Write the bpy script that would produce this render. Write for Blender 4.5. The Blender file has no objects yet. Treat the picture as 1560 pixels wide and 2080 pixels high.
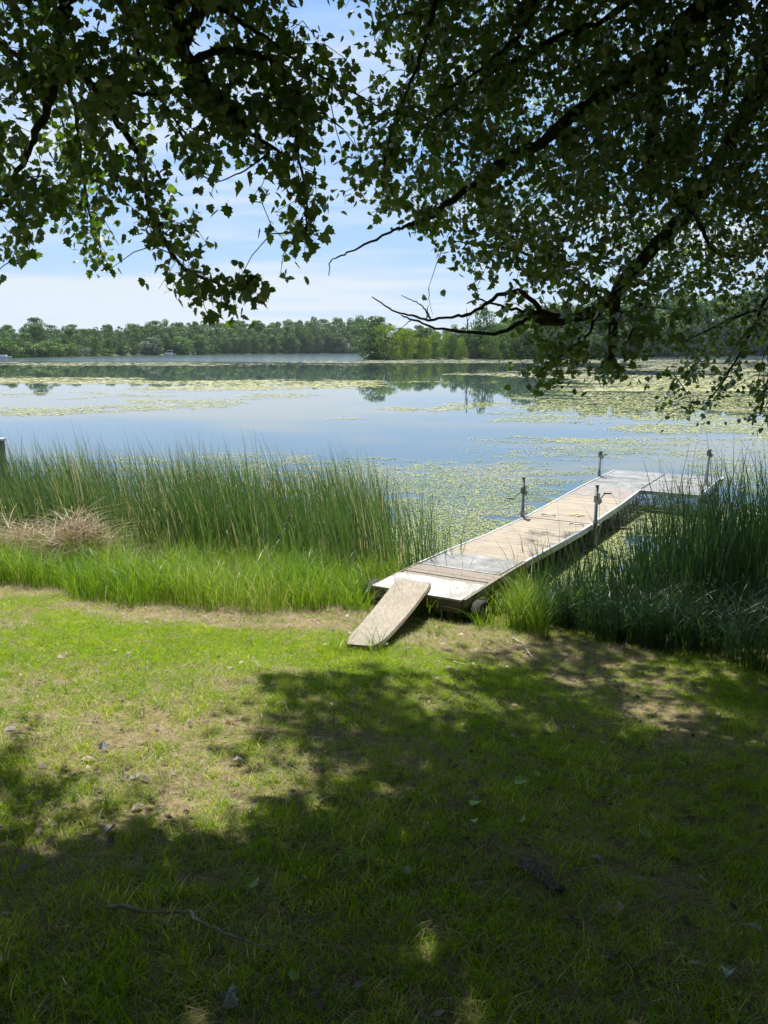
import bpy, math, random
import numpy as np
from mathutils import Vector, Matrix, noise
R = math.radians
rng = np.random.default_rng(7)
random.seed(7)
S = bpy.context.scene
C = S.collection

# ------------------------------------------------------------------ camera
F, CX, CY, VH, CAMZ = 1650.0, 780.0, 1040.0, 708.0, 3.45
PITCH = math.atan((CY - VH) / F)
cam = bpy.data.cameras.new('camera'); cam.sensor_fit = 'VERTICAL'; cam.sensor_height = 24.0
cam.lens = 24.0 * F / 2080.0; cam.clip_start = 0.1; cam.clip_end = 6000
camo = bpy.data.objects.new('camera', cam); C.objects.link(camo)
camo.location = (0, 0, CAMZ); camo.rotation_euler = (math.pi / 2 - PITCH, 0, 0)
S.camera = camo

# ------------------------------------------------------------------ light
SUN_EL, SUN_AZ = 62.0, -6.0            # azimuth measured from straight ahead (+Y) towards +X
sdir = Vector((math.sin(R(SUN_AZ)) * math.cos(R(SUN_EL)), math.cos(R(SUN_AZ)) * math.cos(R(SUN_EL)), math.sin(R(SUN_EL))))
sl = bpy.data.lights.new('sun', 'SUN'); sl.energy = 5.0; sl.angle = R(0.53); sl.color = (1.0, 0.955, 0.88)
so = bpy.data.objects.new('sun', sl); C.objects.link(so)
so.rotation_euler = (-sdir).to_track_quat('-Z', 'Y').to_euler()
so.location = (0, 0, 30)

W = bpy.data.worlds.new('World'); S.world = W; W.use_nodes = True
nt = W.node_tree; nt.nodes.clear()
def N(nt, t, **k):
    n = nt.nodes.new(t)
    for a, b in k.items(): setattr(n, a, b)
    return n
def L(nt, a, b): nt.links.new(a, b)
def mth(nt, op, a, b=None, clamp=False):
    n = N(nt, 'ShaderNodeMath', operation=op, use_clamp=clamp)
    for i, x in enumerate((a, b)):
        if x is None: continue
        if isinstance(x, (int, float)): n.inputs[i].default_value = x
        else: L(nt, x, n.inputs[i])
    return n.outputs[0]
def ramp(nt, fac, stops):
    n = N(nt, 'ShaderNodeValToRGB')
    e = n.color_ramp.elements
    while len(e) < len(stops): e.new(0.5)
    for q, (p, c) in zip(e, stops):
        q.position = p; q.color = (*c, 1) if isinstance(c, (tuple, list)) else (c, c, c, 1)
    L(nt, fac, n.inputs[0]); return n.outputs[0]
def mix(nt, f, a, b):
    n = N(nt, 'ShaderNodeMix', data_type='RGBA')
    for i, x in ((0, f), (6, a), (7, b)):
        if isinstance(x, (int, float)): n.inputs[i].default_value = x
        elif isinstance(x, (tuple, list)): n.inputs[i].default_value = (*x, 1)
        else: L(nt, x, n.inputs[i])
    return n.outputs[2]
sky = N(nt, 'ShaderNodeTexSky', sky_type='NISHITA', sun_disc=False, sun_elevation=R(SUN_EL), sun_rotation=R(SUN_AZ))
sky.air_density = 1.0; sky.dust_density = 0.2; sky.ozone_density = 3.0
tc = N(nt, 'ShaderNodeTexCoord')
sx = N(nt, 'ShaderNodeSeparateXYZ'); L(nt, tc.outputs['Generated'], sx.inputs[0])
zz = mth(nt, 'ADD', mth(nt, 'MAXIMUM', sx.outputs[2], 0.0), 0.07)
cv = N(nt, 'ShaderNodeCombineXYZ'); L(nt, mth(nt, 'DIVIDE', sx.outputs[0], zz), cv.inputs[0]); L(nt, mth(nt, 'DIVIDE', sx.outputs[1], zz), cv.inputs[1])
mp = N(nt, 'ShaderNodeMapping'); mp.inputs['Scale'].default_value = (0.30, 1.0, 1); mp.inputs['Location'].default_value = (3.1, 1.7, 0); mp.inputs['Rotation'].default_value = (0, 0, R(12)); L(nt, cv.outputs[0], mp.inputs[0])
n1 = N(nt, 'ShaderNodeTexNoise'); n1.inputs['Scale'].default_value = 0.7; n1.inputs['Detail'].default_value = 9; n1.inputs['Roughness'].default_value = 0.62; n1.inputs['Distortion'].default_value = 0.5; L(nt, mp.outputs[0], n1.inputs['Vector'])
n2 = N(nt, 'ShaderNodeTexNoise'); n2.inputs['Scale'].default_value = 0.33; n2.inputs['Detail'].default_value = 4; L(nt, mp.outputs[0], n2.inputs['Vector'])
cl = mth(nt, 'ADD', mth(nt, 'MULTIPLY', n1.outputs[0], 0.62), mth(nt, 'MULTIPLY', n2.outputs[0], 0.42))
cl = ramp(nt, cl, [(0.475, 0.0), (0.60, 1.0)])
lowz = ramp(nt, sx.outputs[2], [(0.0, 0.96), (0.05, 0.76), (0.10, 0.36), (0.18, 0.12), (0.30, 0.0)])     # milky air near the horizon
cl2 = mth(nt, 'ADD', mth(nt, 'MULTIPLY', cl, 0.85), mth(nt, 'MULTIPLY', lowz, 0.75), clamp=True)
skyb = mix(nt, .68, sky.outputs[0], (2.4, 4.7, 8.6))
col = mix(nt, cl2, skyb, (6.2, 6.9, 7.6))
bg = N(nt, 'ShaderNodeBackground'); bg.inputs['Strength'].default_value = 0.075
L(nt, col, bg.inputs[0]); wo = N(nt, 'ShaderNodeOutputWorld'); L(nt, bg.outputs[0], wo.inputs[0])

S.view_settings.view_transform = 'Standard'; S.view_settings.look = 'None'
S.view_settings.gamma = 1; S.view_settings.use_curve_mapping = False; S.view_settings.exposure = 0.75
S.render.engine = 'CYCLES'
S.cycles.use_denoising = True; S.cycles.use_adaptive_sampling = True; S.cycles.adaptive_threshold = 0.018
S.cycles.max_bounces = 6; S.cycles.diffuse_bounces = 2; S.cycles.glossy_bounces = 3; S.cycles.transmission_bounces = 4
S.cycles.caustics_reflective = False; S.cycles.caustics_refractive = False
S.cycles.sample_clamp_indirect = 6

# ------------------------------------------------------------------ projection helpers
cp, sp = math.cos(PITCH), math.sin(PITCH)
def ray(u, v):
    a, b = (u - CX) / F, (CY - v) / F
    return np.array([a, cp + b * sp, -sp + b * cp])          # camera-forward + right*a + up*b
def at(u, v, Y):                                             # point of the sight line at forward distance Y
    d = ray(u, v); return np.array([0, 0, CAMZ]) + d * (Y / d[1])
def onz(u, v, z):
    d = ray(u, v); return np.array([0, 0, CAMZ]) + d * ((z - CAMZ) / d[2])
def proj(P):
    P = np.atleast_2d(P); q = P - np.array([0, 0, CAMZ])
    dep = q[:, 1] * cp - q[:, 2] * sp; up = q[:, 1] * sp + q[:, 2] * cp
    dep = np.where(dep < 0.05, 0.05, dep)
    return CX + F * q[:, 0] / dep, CY - F * up / dep, dep

# ------------------------------------------------------------------ ground shape
SHX = [-60, -9, -6, -3, -0.5, 0.6, 1.6, 2.4, 4, 6, 9, 60]
SHY = [15, 13.6, 13.2, 12.6, 11.9, 11.2, 10.4, 10.1, 10.2, 10.6, 11.5, 14]
def shore(x): return np.interp(x, SHX, SHY)
PD = [-400, -40, -16, -11.5, -6, -3.5, -2, -1, 0, 1, 4, 20, 300]
PZ = [9, 4.2, 2.35, 1.85, .88, .42, .22, .11, 0, -.16, -.5, -1.4, -3]
def gz(x, y):
    x = np.asarray(x, float); y = np.asarray(y, float)
    z = np.interp(y - shore(x), PD, PZ)
    return z + 0.018 * np.sin(x * 2.1 + 1) * np.cos(y * 1.7) + 0.012 * np.sin(x * 5.3 + y * 3.1)
def ground_at(u, v):
    d = ray(u, v); t = 0.5
    while t < 60:
        p = np.array([0, 0, CAMZ]) + d * t
        if p[2] <= gz(p[0], p[1]): return p
        t += 0.01
    return p
def fbm(x, y, s, seed=0.0, o=3):
    return np.array([noise.fractal(Vector((a * s, b * s, seed)), 0.9, 2.0, o) for a, b in zip(np.ravel(x), np.ravel(y))]).reshape(np.shape(x))
def ell(x, y, cx, cy, rx, ry, soft=0.5):
    d = np.sqrt(((x - cx) / rx) ** 2 + ((y - cy) / ry) ** 2)
    return np.clip((1 + soft - d) / soft, 0, 1)
def dryness(x, y):                                            # 0 lush grass .. 1 straw and bare soil
    s = shore(x) - y
    d = 0.30 * fbm(x, y, 1.1, 3.3) + 0.22 * fbm(x, y, 3.7, 8.1)
    d = d + 0.16 * ell(x, y, -1.6, 4.6, 1.6, 1.3) + 0.20 * np.clip((6.2 - y) / 1.5, 0, 1)
    d = np.maximum(d, 0) * 1.15
    for cx, cy, rx, ry, k in ((-1.4, 9.15, 1.5, .6, .95), (-5.2, 10.45, 1.7, .5, .9), (-3.1, 9.3, .7, .35, .7), (1.2, 8.4, 1.0, .6, .72), (2.1, 8.3, .7, .4, .7),
                            (2.3, 6.2, .3, .45, .8), (2.2, 7.2, .5, .5, .6), (.9, 3.2, .5, .35, .5), (-4.6, 8.0, .7, .8, .45), (2.6, 5.2, .5, .4, .5)):
        d = np.maximum(d, ell(x, y, cx, cy, rx, ry, .7) * k + 0.55 * fbm(x, y, 4.0, cx) * ell(x, y, cx, cy, rx, ry, 1.0))
    return np.clip(d, 0, 1)

# ------------------------------------------------------------------ object helpers
def tag(o, label=None, cat=None, group=None, kind=None):
    if label: o['label'] = label
    if cat: o['category'] = cat
    if group: o['group'] = group
    if kind: o['kind'] = kind
    return o
def empty(name, loc=(0, 0, 0), rz=0, label=None, cat=None, group=None):
    o = bpy.data.objects.new(name, None); C.objects.link(o); o.empty_display_size = .2
    o.location = tuple(loc); o.rotation_euler = (0, 0, rz)
    return tag(o, label, cat, group)
def link(name, me, parent=None):
    o = bpy.data.objects.new(name, me); C.objects.link(o)
    if parent is not None: o.parent = parent
    return o
def np_mesh(name, V, faces_sizes, loops, mat, attrs=None, smooth=False):
    me = bpy.data.meshes.new(name); V = np.asarray(V, np.float32); loops = np.asarray(loops, np.int32); fs = np.asarray(faces_sizes, np.int32)
    me.vertices.add(len(V)); me.vertices.foreach_set('co', V.ravel())
    me.loops.add(len(loops)); me.loops.foreach_set('vertex_index', loops)
    me.polygons.add(len(fs)); st = np.zeros(len(fs), np.int32); st[1:] = np.cumsum(fs)[:-1]
    me.polygons.foreach_set('loop_start', st)
    try: me.polygons.foreach_set('loop_total', fs)
    except Exception: pass
    for k, a in (attrs or {}).items():
        at_ = me.attributes.new(k, 'FLOAT', 'POINT'); at_.data.foreach_set('value', np.asarray(a, np.float32))
    me.update(calc_edges=True)
    if smooth: me.polygons.foreach_set('use_smooth', np.ones(len(fs), bool))
    for m in (mat if isinstance(mat, (list, tuple)) else [mat]): me.materials.append(m)
    return me
class MB:
    def __init__(s): s.v = []; s.f = []
    def add(s, vs, fs):
        b = len(s.v); s.v += [tuple(v) for v in vs]; s.f += [tuple(b + i for i in f) for f in fs]; return s
    def box(s, x0, x1, y0, y1, z0, z1):
        return s.add([(x0, y0, z0), (x1, y0, z0), (x1, y1, z0), (x0, y1, z0), (x0, y0, z1), (x1, y0, z1), (x1, y1, z1), (x0, y1, z1)],
                     [(0, 3, 2, 1), (4, 5, 6, 7), (0, 1, 5, 4), (1, 2, 6, 5), (2, 3, 7, 6), (3, 0, 4, 7)])
    def bar(s, a, b, w, h):                                   # rectangular bar a..b, w across, h tall
        a, b = Vector(a), Vector(b); d = (b - a).normalized()
        up = Vector((0, 0, 1)) if abs(d.z) < .95 else Vector((0, 1, 0))
        r = d.cross(up).normalized() * w / 2; u = r.cross(d).normalized() * h / 2
        vs = [p + sr * r + su * u for p in (a, b) for sr, su in ((-1, -1), (1, -1), (1, 1), (-1, 1))]
        return s.add(vs, [(0, 1, 2, 3), (7, 6, 5, 4), (0, 4, 5, 1), (1, 5, 6, 2), (2, 6, 7, 3), (3, 7, 4, 0)])
    def tube(s, pts, rad, n=8, cap=True):
        pts = [Vector(p) for p in pts]; m = len(pts)
        rad = [rad] * m if isinstance(rad, (int, float)) else list(rad)
        vs = []; prev = None
        for i, p in enumerate(pts):
            d = (pts[min(i + 1, m - 1)] - pts[max(i - 1, 0)]).normalized()
            if prev is None:
                u = d.cross(Vector((0, 0, 1))); u = d.cross(Vector((1, 0, 0))) if u.length < .1 else u
            else: u = prev - d * prev.dot(d)
            u.normalize(); prev = u; w = d.cross(u)
            for k in range(n):
                a = 2 * math.pi * k / n; vs.append(p + (u * math.cos(a) + w * math.sin(a)) * rad[i])
        fs = [(i * n + k, i * n + (k + 1) % n, (i + 1) * n + (k + 1) % n, (i + 1) * n + k) for i in range(m - 1) for k in range(n)]
        if cap: fs += [tuple(range(n - 1, -1, -1)), tuple((m - 1) * n + k for k in range(n))]
        return s.add(vs, fs)
    def mesh(s, name, mat, smooth=False):
        me = bpy.data.meshes.new(name); me.from_pydata(s.v, [], s.f); me.update()
        for m in (mat if isinstance(mat, (list, tuple)) else [mat]): me.materials.append(m)
        if smooth: me.polygons.foreach_set('use_smooth', [True] * len(me.polygons))
        return me
    def build(s, name, mat, parent=None, smooth=False, bevel=0, loc=None):
        o = link(name, s.mesh(name, mat, smooth), parent)
        if bevel:
            b = o.modifiers.new('bevel', 'BEVEL'); b.width = bevel; b.segments = 1; b.limit_method = 'ANGLE'
        if loc is not None: o.location = loc
        return o

# ------------------------------------------------------------------ materials
def newmat(name):
    m = bpy.data.materials.new(name); m.use_nodes = True; t = m.node_tree; t.nodes.clear()
    return m, t, N(t, 'ShaderNodeOutputMaterial')
def solid(name, c1, c2=None, scale=8, rough=.7, metal=0, bump=0, stretch=(1, 1, 1), spec=.4, detail=6, contrast=(.35, .65), wear=None):
    m, t, out = newmat(name); p = N(t, 'ShaderNodeBsdfPrincipled'); L(t, p.outputs[0], out.inputs[0])
    p.inputs['Roughness'].default_value = rough; p.inputs['Metallic'].default_value = metal; p.inputs['Specular IOR Level'].default_value = spec
    tc = N(t, 'ShaderNodeTexCoord'); mp = N(t, 'ShaderNodeMapping'); mp.inputs['Scale'].default_value = stretch; L(t, tc.outputs['Object'], mp.inputs[0])
    n = N(t, 'ShaderNodeTexNoise'); n.inputs['Scale'].default_value = scale; n.inputs['Detail'].default_value = detail; n.inputs['Roughness'].default_value = .62; L(t, mp.outputs[0], n.inputs['Vector'])
    c = ramp(t, n.outputs[0], [(contrast[0], c1), (contrast[1], c2 or c1)])
    if wear:
        n3 = N(t, 'ShaderNodeTexNoise'); n3.inputs['Scale'].default_value = wear[1]; n3.inputs['Detail'].default_value = 8; n3.inputs['Roughness'].default_value = .7; L(t, tc.outputs['Object'], n3.inputs['Vector'])
        c = mix(t, ramp(t, n3.outputs[0], [(wear[2], 0.0), (wear[3], 1.0)]), c, wear[0])
    L(t, c, p.inputs['Base Color'])
    if bump:
        b = N(t, 'ShaderNodeBump'); b.inputs['Strength'].default_value = bump; b.inputs['Distance'].default_value = .01; L(t, n.outputs[0], b.inputs['Height']); L(t, b.outputs[0], p.inputs['Normal'])
    return m
def leafy(name, stops, back=None, transl=.35, rough=.5, gloss=.08, posnoise=None, transcol=None, attr='tint', itype='GEOMETRY'):
    m, t, out = newmat(name)
    a = N(t, 'ShaderNodeAttribute', attribute_name=attr, attribute_type=itype)
    c = ramp(t, a.outputs['Fac'], stops)
    if posnoise:
        g = N(t, 'ShaderNodeNewGeometry'); n = N(t, 'ShaderNodeTexNoise'); n.inputs['Scale'].default_value = posnoise[1]; n.inputs['Detail'].default_value = 4; L(t, g.outputs['Position'], n.inputs['Vector'])
        c = mix(t, ramp(t, n.outputs[0], [(.42, 0.0), (.62, posnoise[2])]), c, posnoise[0])
    ct = c
    if back:
        g2 = N(t, 'ShaderNodeNewGeometry'); c = mix(t, g2.outputs['Backfacing'], c, back)
    d = N(t, 'ShaderNodeBsdfDiffuse'); L(t, c, d.inputs[0])
    tr = N(t, 'ShaderNodeBsdfTranslucent')
    hs = N(t, 'ShaderNodeHueSaturation'); hs.inputs['Hue'].default_value = .485; hs.inputs['Saturation'].default_value = 1.15; hs.inputs['Value'].default_value = 1.5; L(t, ct, hs.inputs['Color'])
    L(t, hs.outputs[0], tr.inputs[0])
    mx = N(t, 'ShaderNodeMixShader'); mx.inputs[0].default_value = transl; L(t, d.outputs[0], mx.inputs[1]); L(t, tr.outputs[0], mx.inputs[2])
    gl = N(t, 'ShaderNodeBsdfGlossy'); gl.inputs['Roughness'].default_value = rough; gl.inputs['Color'].default_value = (.9, .95, 1, 1)
    m2 = N(t, 'ShaderNodeMixShader'); m2.inputs[0].default_value = gloss; L(t, mx.outputs[0], m2.inputs[1]); L(t, gl.outputs[0], m2.inputs[2])
    L(t, m2.outputs[0], out.inputs[0]); return m
M = {}
M['leaf'] = leafy('poplar_leaf', [(0, (.05, .11, .018)), (.6, (.11, .20, .03)), (1, (.20, .31, .04))], back=(.38, .43, .30), transl=.48, rough=.36, gloss=.12)
M['blade'] = leafy('grass_blade', [(0, (.11, .22, .02)), (.5, (.25, .40, .03)), (.8, (.40, .50, .06)), (1, (.60, .54, .22))], transl=.55, gloss=.015)
M['straw'] = leafy('straw_blade', [(0, (.20, .14, .08)), (.6, (.42, .32, .19)), (1, (.58, .47, .31))], transl=.25, gloss=.04)
M['tall'] = leafy('tall_grass_blade', [(0, (.07, .16, .025)), (.5, (.14, .26, .035)), (.85, (.24, .35, .07)), (1, (.46, .42, .2))], transl=.48, gloss=.05, rough=.4)
M['reed'] = leafy('reed_blade', [(0, (.035, .08, .027)), (.5, (.08, .155, .042)), (.88, (.19, .27, .085)), (1, (.44, .38, .22))], transl=.36, gloss=.06, rough=.4)
M['sedge'] = leafy('sedge_blade', [(0, (.025, .065, .022)), (.5, (.06, .13, .035)), (1, (.15, .23, .06))], transl=.36, gloss=.05, rough=.4)  # sedge's own darker green, deepened so the bank's shade is in the colour
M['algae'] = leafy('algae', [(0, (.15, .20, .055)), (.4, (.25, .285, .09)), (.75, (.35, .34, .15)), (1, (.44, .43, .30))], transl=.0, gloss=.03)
M['far_leaf'] = leafy('distant_leaf', [(0, (.045, .10, .02)), (.5, (.09, .17, .03)), (1, (.17, .27, .05))], transl=.35, gloss=.03)
M['far_leaf_b'] = leafy('distant_leaf_dark', [(0, (.04, .09, .02)), (.5, (.075, .14, .03)), (1, (.13, .21, .042))], transl=.3, gloss=.03)
M['willow_leaf'] = leafy('willow_leaf', [(0, (.10, .17, .022)), (.5, (.18, .26, .035)), (1, (.27, .35, .06))], transl=.35, gloss=.03)
M['grey_leaf'] = leafy('silver_leaf', [(0, (.10, .14, .08)), (.5, (.17, .21, .13)), (1, (.26, .30, .20))], transl=.25, gloss=.03)
M['bark'] = solid('bark', (.035, .028, .022), (.10, .085, .07), 14, .9, bump=.6, stretch=(1, 1, .35))
M['far_bark'] = solid('distant_bark', (.07, .06, .05), (.14, .12, .10), 3, .9)
M['white_panel'] = solid('white_ribbed_vinyl', (.36, .36, .355), (.48, .48, .48), 5, .55, wear=((.22, .21, .185), 2.9, .42, .66))
M['white_board'] = solid('white_painted_board', (.40, .40, .39), (.52, .52, .51), 4, .6, wear=((.22, .20, .17), 3.1, .43, .66))
M['pink_panel'] = solid('faded_ribbed_vinyl', (.40, .35, .31), (.50, .45, .40), 5, .6, wear=((.42, .38, .33), 3.5, .55, .8))
M['tan'] = solid('tan_decking', (.29, .245, .185), (.385, .33, .255), 5, .8, stretch=(.7, 12, 1), bump=.2, wear=((.24, .20, .155), 2.1, .46, .7))
M['grey_wood'] = solid('weathered_wood', (.17, .14, .115), (.34, .29, .245), 5, .85, stretch=(1, 14, 6), bump=.3)
M['dark_wood'] = solid('dark_timber', (.07, .06, .045), (.16, .135, .10), 5, .85, stretch=(8, 1, 6), bump=.3)  # dark brown timber for beams, legs, axle and ramp cleats
M['alu'] = solid('aluminium_rail', (.42, .43, .43), (.60, .61, .61), 6, .42, metal=.55, wear=((.35, .35, .32), 4, .5, .75))
M['alu_dull'] = solid('dull_aluminium_truss', (.20, .20, .17), (.36, .36, .32), 7, .6, metal=.3, wear=((.10, .10, .06), 3, .45, .7))
M['galv'] = solid('galvanised_pipe', (.24, .25, .26), (.42, .43, .44), 20, .45, metal=.7, wear=((.16, .12, .09), 9, .55, .75))
M['gap'] = solid('dark_seam', (.05, .045, .04), (.09, .08, .07), 6, .9)
M['ramp'] = solid('ramp_board', (.25, .215, .165), (.38, .335, .265), 7, .9, bump=.35, stretch=(5, 1, 1), wear=((.25, .215, .18), 2.6, .45, .72))
M['tyre'] = solid('tyre_rubber', (.012, .012, .012), (.035, .033, .03), 12, .8, bump=.2)
M['stick'] = solid('dead_stick', (.22, .19, .15), (.42, .37, .31), 20, .9, bump=.3)
M['log'] = solid('rotten_bark', (.05, .042, .035), (.17, .145, .125), 6, .9, bump=.8, stretch=(1, 8, 4))
M['stone'] = solid('pale_stone', (.32, .29, .25), (.52, .48, .42), 9, .9, bump=.5)
M['white_leaf'] = solid('white_dead_leaf', (.42, .44, .44), (.66, .69, .70), 30, .7, wear=((.22, .2, .17), 25, .55, .7))
M['bright_leaf'] = leafy('seedling_leaf', [(0, (.34, .50, .04)), (1, (.34, .50, .04))], transl=.4, attr='none')
M['boat_white'] = solid('white_hull', (.7, .7, .7), (.8, .8, .8), 3, .4)
M['canvas'] = solid('boat_canvas', (.25, .3, .38), (.35, .4, .48), 3, .7)
M['post'] = solid('grey_post', (.10, .09, .08), (.26, .24, .21), 9, .9, bump=.4, stretch=(4, 4, .5))
M['clover'] = solid('clover_white', (.55, .53, .42), (.68, .66, .55), 8, .8)
M['yellow_leaf'] = solid('yellow_dead_leaf', (.45, .28, .06), (.60, .42, .12), 12, .7)
M['black'] = solid('black_plastic', (.015, .015, .015), (.03, .03, .03), 8, .5)

# ground: soil with turf colour from vertex attributes
m, t, out = newmat('turf_soil'); p = N(t, 'ShaderNodeBsdfPrincipled'); L(t, p.outputs[0], out.inputs[0]); p.inputs['Roughness'].default_value = .95; p.inputs['Specular IOR Level'].default_value = .1
a = N(t, 'ShaderNodeAttribute', attribute_name='dry'); g = N(t, 'ShaderNodeNewGeometry')
n = N(t, 'ShaderNodeTexNoise'); n.inputs['Scale'].default_value = 22; n.inputs['Detail'].default_value = 8; n.inputs['Roughness'].default_value = .7; L(t, g.outputs['Position'], n.inputs['Vector'])
gr = ramp(t, n.outputs[0], [(.35, (.045, .06, .008)), (.65, (.16, .17, .035))])
so_ = ramp(t, n.outputs[0], [(.35, (.13, .10, .055)), (.65, (.38, .30, .18))])
c = mix(t, a.outputs['Fac'], gr, so_); L(t, c, p.inputs['Base Color'])
b = N(t, 'ShaderNodeBump'); b.inputs['Strength'].default_value = .7; b.inputs['Distance'].default_value = .03; L(t, n.outputs[0], b.inputs['Height']); L(t, b.outputs[0], p.inputs['Normal'])
M['ground'] = m
# water
m, t, out = newmat('lake_water'); p = N(t, 'ShaderNodeBsdfPrincipled'); L(t, p.outputs[0], out.inputs[0])
p.inputs['Base Color'].default_value = (.055, .085, .085, 1); p.inputs['IOR'].default_value = 1.5
g = N(t, 'ShaderNodeNewGeometry'); s_ = N(t, 'ShaderNodeSeparateXYZ'); L(t, g.outputs['Position'], s_.inputs[0])
n = N(t, 'ShaderNodeTexNoise'); n.inputs['Scale'].default_value = 1.6; n.inputs['Detail'].default_value = 3; mp = N(t, 'ShaderNodeMapping'); mp.inputs['Scale'].default_value = (.35, 1, 1); L(t, g.outputs['Position'], mp.inputs[0]); L(t, mp.outputs[0], n.inputs['Vector'])
far = N(t, 'ShaderNodeMapRange'); far.inputs['From Min'].default_value = 170; far.inputs['From Max'].default_value = 240; L(t, s_.outputs[1], far.inputs['Value'])
b = N(t, 'ShaderNodeBump'); b.inputs['Distance'].default_value = .05
L(t, mth(t, 'ADD', mth(t, 'MULTIPLY', far.outputs[0], .55), .012), b.inputs['Strength'])
L(t, n.outputs[0], b.inputs['Height']); L(t, b.outputs[0], p.inputs['Normal'])
L(t, mth(t, 'ADD', mth(t, 'MULTIPLY', far.outputs[0], .12), .015), p.inputs['Roughness'])
M['water'] = m

# ------------------------------------------------------------------ ground, water, far land
def axis(segs):
    out = []
    for a, b, st in segs: out += list(np.arange(a, b, st))
    return np.array(out + [segs[-1][1]])
xs = axis([(-300, -40, 20), (-40, -9, 1.5), (-9, 7, .1), (7, 40, 1.5), (40, 300, 20)])
ys = axis([(-40, -20, 5), (-20, 0, 1.2), (0, 13.5, .1), (13.5, 40, 1.5), (40, 300, 30)])
X, Y = np.meshgrid(xs, ys); nx, ny = len(xs), len(ys)
D = np.zeros_like(X); inn = (np.abs(X) < 12) & (Y > -2) & (Y < 14)
D[inn] = dryness(X[inn], Y[inn]); D[Y > shore(X) - .2] = .35
Z = gz(X, Y) + .012 * rng.random(X.shape) * inn
V = np.stack([X, Y, Z], -1).reshape(-1, 3)
i = np.arange(ny - 1)[:, None] * nx + np.arange(nx - 1)[None, :]
q = np.stack([i, i + 1, i + 1 + nx, i + nx], -1).reshape(-1)
go = link('ground', np_mesh('ground', V, [4] * (len(q) // 4), q, M['ground'], {'dry': D.ravel()}, True)); tag(go, kind='structure')
w = MB(); w.add([(-1190, -15, 0), (1190, -15, 0), (1190, 1190, 0), (-1190, 1190, 0)], [(0, 1, 2, 3)])
wo_ = w.build('lake_water', M['water']); tag(wo_, kind='structure')

def land(name, line, depth, rise, mat):                       # line: waterline points (x,y); land rises behind it
    vs = []; n = len(line)
    for k, (dd, zz_) in enumerate(((-3, -.5), (0.5, .35), (depth * .4, rise * .5), (depth, rise), (depth * 3, rise * 1.1))):
        for (x, y) in line:
            r_ = math.hypot(x, y); vs.append((x + x / r_ * dd, y + y / r_ * dd, zz_))
    fs = [(a * n + b_, a * n + b_ + 1, (a + 1) * n + b_ + 1, (a + 1) * n + b_) for a in range(4) for b_ in range(n - 1)]
    o = MB().add(vs, fs).build(name, mat); tag(o, kind='structure'); return o
M['far_ground'] = solid('far_ground', (.05, .07, .03), (.10, .12, .05), .3, .95)
def shore_px(pts): return [tuple(onz(u, v, 0)[:2]) for u, v in pts]
far_line = shore_px([(-700, 734), (-300, 731), (0, 727), (120, 724.5), (250, 722.5), (400, 720.5), (550, 719), (700, 718), (850, 717.5), (1100, 717.5)])
pen_line = shore_px([(738, 730), (745, 731), (800, 730.5), (900, 730), (1000, 730), (1100, 729), (1250, 726.5), (1400, 724), (1560, 722), (1900, 722), (2400, 726)])
land('far_shore_ground', far_line, 60, 3.5, M['far_ground'])
land('peninsula_ground', pen_line, 45, 2.0, M['far_ground'])

HAZE = True
if HAZE:
    m, t, out = newmat('lake_haze'); pv = N(t, 'ShaderNodeVolumePrincipled'); pv.inputs['Color'].default_value = (.80, .88, 1, 1); pv.inputs['Density'].default_value = .00008; pv.inputs['Anisotropy'].default_value = .2
    L(t, pv.outputs[0], out.inputs['Volume'])
    tag(MB().box(-1200, 1200, -45, 1200, -4.5, 60).build('haze', m), kind='stuff')
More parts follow.
